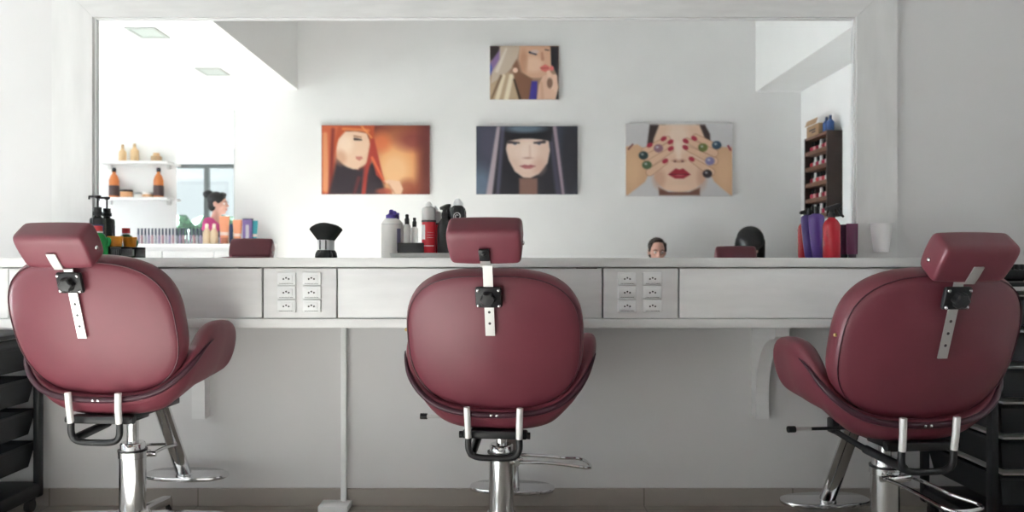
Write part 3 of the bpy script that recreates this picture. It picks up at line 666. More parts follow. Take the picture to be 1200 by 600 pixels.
# trigger sprayers
def trigger(bm, z, u, s=1, mi=0):           # nozzle head pointing towards s along x
    lathe(bm, [(.0001,z),(4.2*u,z),(4.2*u,z+5*u),(3*u,z+6*u),(3*u,z+9*u),(.0001,z+9*u)], seg=18, mi=mi)
    P = [(-s*7.5*u, z+8*u), (-s*8*u, z+12*u), (s*9*u, z+17*u), (s*12*u, z+16.5*u), (s*12*u, z+13.4*u), (s*5*u, z+9.5*u)]
    if s < 0: P = P[::-1]
    b2 = BM(); prism(b2, P, -3*u, 3*u); bmesh.ops.bevel(b2, geom=b2.edges[:], offset=.8*u, segments=2, affect='EDGES'); join(bm, b2, None, mi)
    tube(bm, arc([(s*7*u,0,z+12*u),(s*10*u,0,z+8*u),(s*12*u,0,z+4*u),(s*15*u,0,z+1*u)], 4), [1.8*u]*8+[1.5*u]*5, 8, mi=mi)
y = -.130; u_ = PX(1, y); t = thing('spray_bottle', 'black trigger spray bottle on the silver tray beside the red can', 'spray bottle', (WX(521, y), y, TZ), rz=1.1)
bm = BM(); lathe(bm, [(.0001,0),(8*u_,0),(8.6*u_,1.5*u_),(8.6*u_,30*u_+dz),(7.4*u_,35*u_+dz),(3.6*u_,41*u_+dz),(3.4*u_,44*u_+dz),(.0001,44*u_+dz)], seg=28); obj('body', bm, mat('soft_black', (.02,.02,.022,1), .5), t)
bm = BM(); trigger(bm, 43*u_+dz, u_*.9); obj('trigger_head', bm, blackp, t)
dz = TH; y = -.045; u_ = PX(1, y); t = thing('mousse_can', 'black can with a white swirl mark and white nozzle, behind the raised headrest', 'can', (WX(536.5, y), y, Zc)); r = 8.6*u_
bm = BM(); lathe(bm, [(.0001,0),(r*.95,0),(r,.003),(r,50*u_+dz),(r*.86,54*u_+dz),(r*.5,56.5*u_+dz),(.0001,56.5*u_+dz)], seg=30); b = obj('body', bm, blk, t)
bm = BM(); P = []
for k in range(30):
    q = k/29; a = q*1.6*2*PI+.4; rr = (1.2+3.6*q)*u_; ang = -PI/2+rr*math.cos(a)/r; z = 43*u_+dz+rr*math.sin(a)*1.1
    P.append((math.cos(ang)*(r+.0006), math.sin(ang)*(r+.0006), z))
tube(bm, P, [.0008+.0012*math.sin(PI*k/29) for k in range(30)], 6); obj('swirl_mark', bm, whl, b)
bm = BM(); lathe(bm, [(.0001,56*u_+dz),(r*.62,56*u_+dz),(r*.60,60*u_+dz),(r*.3,64*u_+dz),(.0001,64.5*u_+dz)], seg=22); obj('nozzle', bm, whitep, t)

# right-hand group: red sprayer, purple bottles
y = -.137; u_ = PX(1, y); t = thing('spray_bottle', 'glossy red trigger spray bottle with black head beside the violet bottle', 'spray bottle', at(974.5, y), rz=.15)
redg = mat('gloss_red', (.52,.012,.03,1), .22, coat=.3)
bm = BM(); lathe(bm, [(.0001,0),(9.2*u_,0),(9.8*u_,1.5*u_),(9.8*u_,36*u_),(9*u_,40*u_),(6.5*u_,44*u_),(4*u_,46*u_),(4*u_,48*u_),(.0001,48*u_)], seg=32); obj('body', bm, redg, t)
bm = BM(); trigger(bm, 47*u_, u_); obj('trigger_head', bm, blackp, t)
def tube_bottle(px, y, hpx, wpx, m, label, lean=0., group=None):
    u = PX(1, y); t = thing('cosmetic_tube', label, 'tube', at(px, y), group=group); h = hpx*u; wv = wpx*u/2
    bm = BM(); secs = []
    for q, sx, sy in ((0,.62,.62),(.10,.64,.64),(.101,.86,.80),(.3,.92,.66),(.6,.97,.40),(.88,1,.14),(1,1,.05)):
        secs.append([Vector((wv*sx*math.cos(2*PI*k/28)+lean*h*q, wv*sy*math.sin(2*PI*k/28), h*q)) for k in range(28)])
    rings(bm, secs[2:]); obj('tube_body', bm, m, t, 50)
    bm = BM(); rings(bm, secs[:2]+[[p*1 for p in secs[1]]]); obj('screw_cap', bm, mat('dark_cap', (.05,.02,.05,1), .3), t, 50)
    return t
purp = mat('violet_gloss', (.11,.05,.30,1), .2, coat=.5); plum = mat('plum_gloss', (.13,.012,.075,1), .18, coat=.6)
y = -.046; u_ = PX(1, y); t = thing('serum_bottle', 'tall violet glossy bottle just left of the red sprayer', 'bottle', at(957.5, y))
bm = BM(); secs = []
for z, hw_, ox in ((0,7.0,2.6),(2,8.0,2.4),(14,8.0,.9),(30,8.4,-.4),(44,9.4,-.8),(49,9.0,-.8),(51.5,5,-.8),(52,3,-.8)):
    secs.append([Vector(((hw_*math.cos(2*PI*k/28)+ox)*u_, hw_*.62*math.sin(2*PI*k/28)*u_, z*u_)) for k in range(28)])
rings(bm, secs); obj('body', bm, purp, t, 60)
bm = BM(); lathe(bm, [(.0001,51.5*u_),(3.6*u_,51.5*u_),(3.6*u_,57*u_),(2.8*u_,60*u_),(.0001,60*u_)], (-.8*u_,0,0), 18); obj('cap', bm, blk, t)
tube_bottle(998.5, -.045, 40, 14, plum, 'plum glossy tube standing on its cap between the red sprayer and the mirror frame')
# cup fixed on the frame
r1 = PX(12, -.07); r0 = PX(8.3, -.07); hc = PX(33.5, -.07); bm = BM()
lathe(bm, [(.0001,0),(r0*.96,0),(r0,.002),(r0+(r1-r0)*.45,hc*.45),(r0+(r1-r0)*.47,hc*.46),(r1,hc*.985),(r1+.0012,hc),(r1-.0012,hc),(r0-.0015,.004),(.0001,.004)], seg=36)
tag(obj('plastic_cup', bm, mat('cup_white', (.83,.82,.83,1), .35), loc=(WX(1032,-.07), -FT-r1-.0018, WZ(295.5,-.07))), 'white plastic cup fixed on the mirror frame just above the counter', 'cup')

# ------------------------------------------------------------------ canvases on the back wall (seen in the mirror)
def canvas_print(name, label, rect, W, H, px0, paint, n=(132, 88)):
    x0, x1, y0, y1 = rect; yb = ROOM_B+.032
    s = (D-yb)/F
    X0_, X1_ = (x0-XC)*s, (x1-XC)*s; Z0_, Z1_ = CZ+(YH-y1)*s, CZ+(YH-y0)*s
    t = thing(name, label, 'picture', ((X0_+X1_)/2, ROOM_B, (Z0_+Z1_)/2)); wv, hv = X1_-X0_, Z1_-Z0_
    bm = BM(); box(bm, (0,.0155,0), (wv,.031,hv), .002); obj('stretcher_edge', bm, mat('canvas_edge', (.6,.58,.56,1), .8), t)
    nx, ny = n; u, v = np.meshgrid(np.linspace(0,1,nx), np.linspace(0,1,ny)); X = px0[0]+u*W; Y = px0[1]+v*H
    img = paint(X, Y)
    vs = [(-wv/2+.001+(wv-.002)*a, .0318, hv/2-.001-(hv-.002)*b) for b in np.linspace(0,1,ny) for a in np.linspace(0,1,nx)]
    fs = [(j*nx+i, j*nx+i+1, (j+1)*nx+i+1, (j+1)*nx+i) for j in range(ny-1) for i in range(nx-1)]
    me = bpy.data.meshes.new('printed_face'); me.from_pydata(vs, [], fs)
    ca = me.color_attributes.new('print', 'FLOAT_COLOR', 'POINT')
    c = np.clip(img.reshape(-1,3)/255, 0, 1); c = np.where(c <= .04045, c/12.92, ((c+.055)/1.055)**2.4)
    ca.data.foreach_set('color', np.concatenate([c, np.ones((len(c),1))], 1).astype(np.float32).ravel())
    m = MATS.get('canvas_print')
    if not m:
        m = bpy.data.materials.new('canvas_print'); m.use_nodes = True; tr = m.node_tree; p = tr.nodes['Principled BSDF']; p.inputs['Roughness'].default_value = .6
        a = tr.nodes.new('ShaderNodeVertexColor'); a.layer_name = 'print'; tr.links.new(a.outputs[0], p.inputs['Base Color']); MATS['canvas_print'] = m
    me.materials.append(m); o = bpy.data.objects.new('printed_face', me); COL.objects.link(o); o.parent = t
class Paint:
    def __init__(s, X, Y, col): s.X, s.Y = X, Y; s.I = np.ones(X.shape+(3,))*np.array(col, float)
    def mix(s, a, col, op=1.): a = np.clip(a*op, 0, 1)[...,None]; s.I = s.I*(1-a)+np.array(col, float)*a
    def E(s, cx, cy, rx, ry, col, soft=8, rot=0, op=1.):
        c, d = math.cos(rot), math.sin(rot); x = (s.X-cx)*c+(s.Y-cy)*d; y = -(s.X-cx)*d+(s.Y-cy)*c
        k = np.sqrt((x/rx)**2+(y/ry)**2); s.mix(np.clip((1-k)*min(rx,ry)/soft+.5, 0, 1), col, op)
    def P(s, poly, col, soft=8, op=1.):
        P_ = np.array(poly, float); d = np.full(s.X.shape, 1e9); ins = np.zeros(s.X.shape, bool); n = len(P_)
        for i in range(n):
            a, b = P_[i], P_[(i+1)%n]; ex, ey = b-a; wx, wy = s.X-a[0], s.Y-a[1]
            t = np.clip((wx*ex+wy*ey)/(ex*ex+ey*ey+1e-9), 0, 1); d = np.minimum(d, np.hypot(wx-ex*t, wy-ey*t))
            c = ((a[1] <= s.Y) & (b[1] > s.Y)) | ((b[1] <= s.Y) & (a[1] > s.Y))
            xi = a[0]+(s.Y-a[1])/np.where(abs(ey) < 1e-9, 1e-9, ey)*ex; ins ^= c & (s.X < xi)
        s.mix(np.clip(np.where(ins, d, -d)/soft+.5, 0, 1), col, op)
    def L(s, a, b, w0, w1, col, soft=6, op=1.):
        ex, ey = b[0]-a[0], b[1]-a[1]; t = np.clip(((s.X-a[0])*ex+(s.Y-a[1])*ey)/(ex*ex+ey*ey), 0, 1)
        d = np.hypot(s.X-a[0]-ex*t, s.Y-a[1]-ey*t); s.mix(np.clip((w0+(w1-w0)*t-d)/soft+.5, 0, 1), col, op)
def art_redhead(X, Y):
    p = Paint(X, Y, (110,45,40))
    p.E(590,330,190,200,(226,150,95),170); p.E(560,380,110,130,(240,190,140),110); p.E(680,190,110,60,(120,45,55),60,op=.6); p.E(760,330,50,220,(95,40,42),70,op=.8); p.E(470,200,60,60,(225,120,75),60,op=.8); p.E(640,500,60,60,(140,60,45),50,op=.6)
    p.P([(90,90),(210,90),(200,330),(150,535),(95,535)],(205,100,65),20); p.L((115,150),(120,500),14,20,(225,150,105),16); p.L((165,120),(150,530),10,16,(120,38,35),18,.8)
    p.P([(190,300),(330,380),(420,330),(480,440),(500,535),(140,535),(170,400)],(52,42,50),24)
    p.L((380,330),(360,535),16,14,(165,60,55),14,.8); p.L((330,430),(300,535),12,10,(110,45,50),14,.8)
    p.E(300,250,112,120,(232,195,165),12,.0); p.P([(190,200),(190,305),(290,372),(325,375),(355,320),(352,295),(388,262),(382,240),(395,190),(380,140),(230,130)],(236,200,172),10)
    p.E(245,210,45,60,(248,222,200),40,op=.8); p.E(215,300,35,45,(205,150,120),30,op=.6)
    p.P([(200,92),(430,92),(425,190),(400,205),(395,150),(330,125),(250,125),(200,180),(182,250),(175,200)],(190,85,50),12); p.L((230,115),(390,125),8,10,(232,140,80),10,.8); p.L((350,100),(410,170),6,5,(240,160,95),8,.8)
    p.P([(408,180),(428,180),(480,400),(500,470),(440,410),(415,300),(380,420),(370,535),(350,535),(380,330)],(175,62,50),12); p.L((415,300),(490,450),9,6,(235,120,75),10,.8)
    p.L((305,180),(345,185),9,5,(75,60,60),7); p.L((300,160),(345,168),4,3,(150,95,75),6); p.P([(310,292),(350,292),(355,305),(335,320),(312,308)],(205,130,115),6)
    p.P([(490,450),(520,440),(590,450),(612,500),(600,535),(545,535),(530,480)],(236,195,165),10); p.L((520,470),(560,530),6,5,(190,140,115),6,.6); p.E(490,515,50,20,(180,85,65),14,op=.8)
    return p.I
def art_fringe(X, Y):
    p = Paint(X, Y, (62,66,82))
    p.E(130,470,70,110,(110,128,150),80,op=.8); p.E(170,200,60,130,(84,80,100),60,op=.7); p.E(700,300,60,260,(48,46,54),40,op=.9)
    p.P([(250,92),(610,92),(660,535),(190,535)],(40,38,46),14)
    p.L((240,100),(180,535),12,20,(176,160,168),14); p.L((268,100),(235,535),14,10,(92,90,112),16,.8); p.L((600,100),(655,535),13,10,(168,148,160),12); p.L((575,150),(625,535),12,18,(92,88,112),18,.7)
    p.P([(286,170),(560,170),(570,250),(555,330),(500,400),(445,428),(400,425),(345,385),(305,310),(288,240)],(226,196,180),10)
    p.P([(372,428),(490,428),(490,535),(372,535)],(140,105,95),14); p.E(430,260,60,100,(244,222,210),50,op=.7); p.E(500,350,40,50,(214,172,155),40,op=.6); p.E(340,250,40,50,(240,214,200),30,op=.6)
    p.P([(280,92),(585,92),(580,190),(520,180),(450,172),(390,172),(300,188),(284,240)],(34,32,38),10); p.E(410,108,120,26,(120,140,158),22,op=.85)
    p.L((305,196),(372,200),9,5,(60,50,55),8); p.L((470,200),(535,194),6,9,(60,50,55),8); p.E(345,205,12,8,(70,75,90),5); p.E(500,205,12,8,(70,75,90),5)
    p.L((440,220),(442,285),6,8,(205,165,148),10,.4); p.E(428,298,30,7,(180,130,118),8,op=.7); p.P([(372,350),(410,340),(428,345),(446,340),(480,350),(446,368),(410,368)],(186,110,112),7); p.L((380,352),(475,352),2,2,(130,70,75),3)
    return p.I
def art_hands(X, Y):
    p = Paint(X, Y, (206,204,206)); skin, sh = (226,188,160), (176,128,104)
    p.P([(230,92),(330,92),(270,300),(215,210)],(60,44,42),12); p.P([(530,92),(580,92),(612,150),(615,210),(560,300)],(60,44,42),12)
    p.P([(290,92),(545,92),(590,200),(600,330),(580,440),(520,500),(420,520),(320,500),(260,430),(240,300),(255,180)],(230,196,172),12)
    p.P([(285,485),(350,515),(480,515),(550,485),(548,535),(290,535)],(120,78,64),12); p.E(410,180,70,90,(242,220,204),50,op=.7); p.E(290,430,40,60,(200,150,125),30,op=.6); p.E(560,420,30,70,(196,146,122),30,op=.6); p.E(420,490,70,20,(240,205,180),16,op=.6)
    p.P([(78,230),(150,215),(230,260),(250,350),(200,450),(90,535),(78,535)],(214,172,138),10); p.P([(755,235),(680,230),(610,280),(600,380),(640,450),(740,535),(755,535)],(214,172,138),10)
    p.E(120,380,50,90,(228,188,150),40,op=.6); p.E(700,380,45,90,(228,188,150),40,op=.6)
    for a, b in (((200,260),(345,180)),((215,300),(360,215)),((220,340),(365,250)),((230,390),(330,325))):
        p.L(a, b, 25, 18, sh, 8); p.L(a, b, 22, 15, skin, 6)
    for a, b in (((640,230),(520,165)),((640,270),(465,190)),((640,320),(465,238)),((620,390),(495,310))):
        p.L(a, b, 25, 17, sh, 8); p.L(a, b, 22, 14, skin, 6)
    nail = (176,44,66)
    for x, y in ((318,180),(362,200),(364,242),(328,320),(230,220),(458,195),(456,235),(512,178),(496,308)): p.E(x, y, 20, 14, nail, 6, -.5 if x < 400 else .5)
    for x, y, c in ((190,285,(40,62,66)),(212,345,(78,100,70)),(568,235,(110,120,60)),(612,320,(130,124,168)),(655,220,(60,84,104)),(596,400,(52,44,50)),(285,240,(150,110,125))): p.E(x, y, 30, 26, c, 8); p.E(x-7, y-7, 9, 7, (215,220,226), 6, op=.7)
    p.L((95,245),(122,215),6,5,(120,70,70),6); p.L((728,225),(742,250),6,6,(150,50,70),6)
    p.E(415,318,44,12,(190,140,118),9,op=.8); p.E(390,322,9,6,(120,72,66),5); p.E(438,322,9,6,(120,72,66),5); p.L((410,210),(414,300),14,16,(246,226,212),14,.6)
    p.P([(346,405),(395,366),(418,374),(442,366),(490,405),(445,430),(392,430)],(164,36,52),8); p.E(420,408,26,7,(214,110,116),8,op=.8); p.L((358,404),(480,404),2,2,(110,20,34),4)
    return p.I
def art_blonde(X, Y):
    p = Paint(X, Y, (168,134,112))
    p.P([(95,95),(200,95),(140,200),(95,210)],(70,60,60),14); p.P([(95,230),(180,110),(200,200),(130,300),(95,320)],(146,118,168),16); p.E(100,280,12,40,(80,100,190),10)
    p.P([(170,95),(330,95),(300,220),(200,340),(95,400),(110,300),(170,200)],(206,188,170),16); p.P([(95,400),(230,300),(280,330),(330,512),(95,512)],(196,170,140),18)
    p.L((200,330),(150,512),14,16,(236,222,196),14); p.L((260,330),(220,512),16,18,(240,228,204),16); p.L((180,330),(110,500),10,8,(120,92,70),14,.8); p.L((285,360),(330,512),10,12,(72,54,44),12); p.L((220,120),(150,290),8,14,(232,222,212),14,.8)
    p.P([(325,95),(560,95),(575,180),(560,300),(480,345),(400,345),(345,300),(315,200)],(222,176,148),12); p.E(430,240,70,60,(240,204,180),40,op=.8); p.E(355,220,30,90,(190,135,105),24,op=.6)
    p.P([(560,100),(622,100),(622,512),(590,512),(615,330),(590,280),(565,240)],(46,42,48),10); p.P([(300,200),(330,300),(420,350),(410,512),(340,512),(280,330),(270,250)],(140,98,76),16)
    p.P([(415,370),(460,370),(455,512),(395,512)],(72,62,160),14); p.E(290,285,20,20,(240,205,185),8)
    p.L((400,145),(450,162),8,6,(58,58,72),7); p.E(440,140,30,14,(214,196,200),10,op=.7); p.L((520,125),(548,130),5,4,(80,66,66),6); p.L((495,150),(500,200),8,12,(190,130,105),10,.7)
    p.P([(480,262),(520,238),(550,255),(552,285),(520,298),(490,285)],(226,120,112),8); p.L((485,270),(545,268),2,2,(150,60,60),4)
    p.P([(470,400),(500,330),(560,300),(610,340),(622,420),(600,512),(455,512)],(232,192,168),10); p.L((545,300),(575,420),14,12,(240,205,182),8); p.E(555,385,22,40,(110,76,62),10,op=.8); p.L((595,330),(600,440),14,14,(238,200,178),8); p.L((490,380),(500,500),10,14,(214,168,142),10,.6); p.E(570,270,16,20,(232,120,120),8)
    return p.I
canvas_print('wall_canvas', 'small canvas print of a blonde woman, hung above the other three', (574,655,54,117), 530, 417, (95,95), art_blonde)
canvas_print('wall_canvas', 'canvas print of a red-haired woman in profile on glowing orange', (377,504,147,228), 691, 443, (92,92), art_redhead)
canvas_print('wall_canvas', 'canvas print of a pale face with long dark hair and fringe', (558,677,148,228), 651, 441, (97,92), art_fringe)
canvas_print('wall_canvas', 'canvas print of a face covered by ringed hands with red nails', (733,858,145,230), 677, 455, (78,85), art_hands)

# ------------------------------------------------------------------ second mirror, shelves, white cabinet along the back wall
yb = ROOM_B
x0, x1 = RXY(208, yb), RXY(275, yb); z0, z1 = RZY(287, yb), RZY(130, yb)
t = thing('panel_mirror', 'tall frameless mirror on the far wall reflecting the glazed entrance', 'mirror', ((x0+x1)/2, yb, z0))
bm = BM(); box(bm, (0,.004,(z1-z0)/2), (x1-x0,.006,z1-z0)); obj('mirror_glass', bm, glass, t, 0)
bm = BM(); box(bm, (0,.0005,(z1-z0)/2), (x1-x0+.004,.001,z1-z0+.004)); obj('backing', bm, mat('grey_backing', (.5,.52,.52,1), .5), t, 0)
shm = mat('white_shelf', (.82,.82,.82,1), .4)
ysh = yb+.075
SH = []
for py, nm in ((190, 'upper'), (232.5, 'lower')):
    x0, x1, z = RXY(121, ysh), RXY(201, ysh), RZY(py, ysh+.07)
    t = thing('wall_shelf', nm+' white wall shelf of bottles beside the far mirror', 'shelf', ((x0+x1)/2, yb, z), group='white shelves on the far wall')
    bm = BM(); box(bm, (0,.075,0), (x1-x0,.15,.022), .003); obj('board', bm, shm, t)
    for s_ in (-1,1): bm = BM(); box(bm, (s_*((x1-x0)/2-.04),.02,-.03), (.03,.04,.04), .006); obj('bracket', bm, satin, t)
    SH.append(z+.0115)
def flask(name, label, cat, px, y, z, prof, m, capprof=None, capm=None, group=None, band=None, bandm=None, n=18):
    t = thing(name, label, cat, (RXY(px, y), y, z), group=group); u = (D-y)/F
    bm = BM(); lathe(bm, [(max(a*u,.0001), b*u) for a, b in prof], seg=n); b = obj('body', bm, m, t)
    if capprof: bm = BM(); lathe(bm, [(max(a*u,.0001), b*u) for a, b in capprof], seg=n); obj('cap', bm, capm, t)
    if band: bm = BM(); lathe(bm, [(band[0]*u,band[1]*u),(band[0]*u+.0012,band[1]*u),(band[0]*u+.0012,band[2]*u),(band[0]*u,band[2]*u)], seg=n); obj('label', bm, bandm, b)
    return t
cream = mat('cream_plastic', (.72,.50,.28,1), .4); amber = mat('amber_plastic', (.62,.20,.06,1), .3); tan = mat('tan_plastic', (.55,.38,.22,1), .5)
flask('lotion_bottle', 'cream lotion bottle at the outer end of the upper far shelf', 'bottle', 144.5, ysh, SH[0], [(0,0),(4,0),(4.2,1),(4.2,11),(2,14),(2,15),(0,15)], cream, [(0,15),(1.8,15),(1.6,20),(0,20)], tan)
flask('lotion_bottle', 'cream lotion bottle, taller and nearer the middle of the upper far shelf', 'bottle', 158.5, ysh, SH[0], [(0,0),(4.4,0),(4.6,1),(4.6,13),(2,16),(2,17),(0,17)], cream, [(0,17),(1.8,17),(1.6,21),(0,21)], tan)
flask('tan_jar', 'small tan jar on the upper far shelf near the mirror', 'jar', 184, ysh, SH[0], [(0,0),(6,0),(6.2,1),(6.2,6),(0,6)], tan, [(0,6),(4,6),(3.4,10),(0,10.5)], cream)
for px, lb in ((134.5,'amber bottle with dark lower half at the outer end of the lower far shelf'), (186.5,'amber bottle with dark lower half at the mirror end of the lower far shelf')):
    flask('amber_bottle', lb, 'bottle', px, ysh, SH[1], [(0,0),(5.4,0),(5.6,1),(5.6,20),(4,25),(2,28),(2,30),(0,30)], amber, [(0,30),(2.4,30),(2.4,33.5),(1.6,35),(0,35)], blk, 'amber bottles on the lower far shelf', (5.65,2,14), mat('smoke_label', (.08,.05,.05,1), .4))
whj = mat('white_jar', (.78,.76,.74,1), .4); orj = mat('apricot_jar', (.70,.38,.20,1), .4)
for px, w_, h_, m, cm, lb in ((149,7,9,orj,blk,'wide apricot jar with dark lid on the lower far shelf'),(163,4.4,6,whj,mat('steel_lid',(.35,.35,.36,1),.3),'small white jar with dark lid at the middle of the lower far shelf'),(174,6,6,orj,whj,'low apricot jar with pale lid on the lower far shelf')):
    flask('cream_jar', lb, 'jar', px, ysh, SH[1], [(0,0),(w_*.94,0),(w_,1),(w_,h_-2.4),(0,h_-2.4)], m, [(0,h_-2.4),(w_*1.02,h_-2.4),(w_*1.02,h_),(0,h_)], cm)
# white cabinet
yc = -3.46; zt = RZY(285.5, yc); xa, xb = RXY(70, yc), RXY(312, yc)
t = thing('storage_cabinet', 'long white low cabinet along the far wall carrying polishes and tubes', 'cabinet', ((xa+xb)/2, (yb+yc)/2, 0)); wv = xb-xa; dp = yc-yb
bm = BM(); box(bm, (0,0,zt/2+.02), (wv,dp-.02,zt-.07), .003); obj('body', bm, whitew, t)
bm = BM(); box(bm, (0,.004,zt-.014), (wv+.01,dp-.012,.028), .003); obj('top', bm, shm, t)
bm = BM(); box(bm, (0,-.02,.03), (wv-.04,dp-.08,.06), .002); obj('plinth', bm, trolleym, t)
for k in range(4):
    bm = BM(); box(bm, (-wv/2+wv*(k+.5)/4, dp/2-.004, zt/2-.0), (wv/4-.006,.018,zt-.13), .002); d = obj('door', bm, whitew, t)
    bm = BM(); box(bm, (-wv/2+wv*(k+.5)/4+(wv/8-.03)*(1 if k%2 == 0 else -1), dp/2+.012, zt*.6), (.012,.016,.12), .004); obj('handle', bm, satin, d)
zt += .0005
# polish bottles in a row
y = -3.53; u_ = (D-y)/F; proto = None; random.seed(11)
pcols = [mat('nail_lilac', (.42,.36,.50,1), .25), mat('nail_rose', (.55,.36,.40,1), .25), mat('nail_grey', (.45,.45,.50,1), .25)]
gm = {}
capm = mat('slate_cap', (.10,.11,.15,1), .35)
for k in range(19):
    c = pcols[k % 3]
    if k < 3:
        t = thing('nail_polish', '', 'nail polish', (0,0,0))
        bm = BM(); lathe(bm, [(.0001,0),(1.45*u_,0),(1.5*u_,.5*u_),(1.5*u_,9*u_),(1*u_,10*u_),(.0001,10*u_)], seg=12); obj('bottle', bm, c, t)
        bm = BM(); lathe(bm, [(.0001,10*u_),(1.3*u_,10*u_),(1.1*u_,18*u_),(.0001,18*u_)], seg=12); obj('cap', bm, capm, t)
        gm[k] = t
    else: t = dup(gm[k % 3], (0,0,0))
    t.location = (RXY(163+k*4.05, y), y, zt)
    tag(t, 'small dark-capped polish bottle in the long row on the white cabinet', 'nail polish', 'row of polish bottles on the white cabinet')
y = -3.52
beige = mat('beige_plastic', (.74,.58,.40,1), .4); peach = mat('peach_tube', (.78,.32,.18,1), .4)
for px, lb in ((243,'cream bottle at the end of the polish row on the white cabinet'),(251.5,'cream bottle touching the peach tubes on the white cabinet')):
    flask('hand_cream_bottle', lb, 'bottle', px, y, zt, [(0,0),(4.2,0),(4.4,1),(4.4,13),(2.4,17),(1.8,18),(0,18)], beige, [(0,18),(2,18),(1.8,23),(0,23.5)], mat('ivory_cap', (.80,.72,.58,1), .4))
def far_tube(px, wpx, hpx, m, label, y=y):
    u = (D-y)/F; t = thing('cream_tube', label, 'tube', (RXY(px, y), y, zt)); wv = wpx*u/2; h = hpx*u
    secs = [[Vector((wv*sx*math.cos(2*PI*k/20), wv*sy*math.sin(2*PI*k/20), h*q)) for k in range(20)] for q, sx, sy in ((.22,.72,.70),(.5,.85,.5),(.85,1,.2),(1,1,.06))]
    bm = BM(); rings(bm, secs); obj('tube_body', bm, m, t, 50)
    bm = BM(); lathe(bm, [(.0001,0),(wv*.66,0),(wv*.66,h*.2),(wv*.6,h*.22),(.0001,h*.22)], seg=18); obj('screw_cap', bm, mat('copper_cap', (.50,.20,.13,1), .35), t)
    bm = BM(); b2 = [[Vector((wv*sx*math.cos(2*PI*k/20)*1.02, wv*sy*math.sin(2*PI*k/20)*1.03, h*q)) for k in range(20)] for q, sx, sy in ((.30,.76,.66),(.42,.82,.57))]; rings(bm, b2); obj('label', bm, mat('pink_label', (.80,.62,.56,1), .4), t, 50)
far_tube(263.5, 12, 32, peach, 'tall peach tube on the white cabinet, before the far mirror')
far_tube(279, 11, 28, peach, 'shorter peach tube on the white cabinet beside the purple box')
flask('navy_bottle', 'slim navy bottle between the two peach tubes', 'bottle', 271.3, -3.58, zt, [(0,0),(2,0),(2.2,1),(2.2,20),(1.4,23),(0,23)], mat('navy_plastic', (.05,.09,.22,1), .35))
ub = (D+3.54)/F
t = thing('product_carton', 'purple upright carton with dark top on the white cabinet', 'box', (RXY(291, -3.54), -3.54, zt))
bm = BM(); box(bm, (0,0,14*ub), (10*ub,8*ub,28*ub), .002); obj('carton_body', bm, mat('purple_card', (.20,.13,.32,1), .5), t)
bm = BM(); box(bm, (0,0,28.6*ub), (10.2*ub,8.2*ub,1.4*ub), .001); obj('carton_lid', bm, mat('dark_card', (.07,.06,.12,1), .5), t)
bm = BM(); box(bm, (.6*ub,4.05*ub,13*ub), (3.6*ub,.2*ub,18*ub)); obj('silver_strip', bm, mat('silver_print', (.5,.48,.52,1), .4), t)
far_tube(299, 7.5, 27, mat('teal_tube', (.06,.36,.42,1), .35), 'teal tube at the open end of the white cabinet', -3.56)

# ------------------------------------------------------------------ polish rack on the right wall
Ya, Yb = -3.40, -2.93; xr = ROOM_R; dpr = .12; zb_, zt_ = 1.33, RZY(163, -3.38)
t = thing('polish_rack', 'dark wooden wall rack of nail polishes on the side wall', 'rack', (xr, (Ya+Yb)/2, zb_)); hr = zt_-zb_; lr = Yb-Ya
rackm = mat('dark_brown_wood', (.030,.016,.012,1), .5, noise=.3, nscale=10); rackl = mat('red_brown_wood', (.16,.075,.045,1), .5, noise=.2, nscale=10)
bm = BM(); box(bm, (-.006,0,hr/2), (.012,lr,hr)); obj('back_panel', bm, rackm, t, 0)
for s_ in (-1,1): bm = BM(); box(bm, (-dpr/2,s_*(lr/2-.01),hr/2), (dpr,.02,hr), .003); obj('side_panel', bm, rackm, t)
zz = []
for k in range(6):
    z = .011+(hr-.022)*k/5; bm = BM(); box(bm, (-dpr/2,0,z), (dpr-.002,lr-.042,.022), .003); sh_ = obj('shelf', bm, rackl, t)
    if k < 5:
        bm = BM(); box(bm, (-dpr+.006,0,z+.016), (.008,lr-.042,.012), .002); obj('shelf_lip', bm, rackl, sh_, 0); zz.append(zb_+z+.0115)
vc = [(.62,.08,.10),(.72,.68,.66),(.55,.06,.12),(.70,.62,.62),(.35,.03,.06),(.75,.35,.38)]
vp = {}
for i, z in enumerate(zz):
    for j in range(7):
        c = (i*2+j*3+(j*j)//2) % 6
        if c not in vp:
            tv = thing('varnish_bottle', '', 'nail polish', (0,0,0)); vp[c] = tv
            bm = BM(); box(bm, (0,0,.026), (.034,.036,.052), .006); obj('bottle', bm, mat('varnish_%s' % 'abcdef'[c], (*vc[c],1), .2), tv)
            bm = BM(); lathe(bm, [(.0001,.052),(.011,.052),(.009,.094),(.0001,.094)], seg=12); obj('cap', bm, whitep if c in (1,3) else blk, tv)
            first = True
        else: tv = dup(vp[c], (0,0,0))
        tv.location = (xr-.070, Ya+.055+j*(lr-.11)/6, z)
        tag(tv, 'small nail varnish bottle standing in the dark wall rack', 'nail polish', 'varnish bottles in the dark wall rack')
zr = zt_+.0005
t = thing('cardboard_box', 'brown cardboard box lying on top of the wall rack', 'box', (xr-.07, -3.24, zr)); crd = mat('cardboard', (.42,.27,.16,1), .8, noise=.1, nscale=15)
bm = BM(); box(bm, (0,0,.045), (.09,.24,.09), .002); obj('carton', bm, crd, t)
bm = BM(); b2 = BM(); box(b2, (0,0,0), (.003,.23,.05)); join(bm, b2, Matrix.Translation((-.052,0,.112)) @ Matrix.Rotation(.35,4,'Y')); obj('flap', bm, crd, t, 0)
bm = BM(); box(bm, (-.0455,.0,.05), (.001,.13,.012)); box(bm, (-.0455,.03,.03), (.001,.08,.010)); obj('dark_print', bm, dark_hole, t, 0)
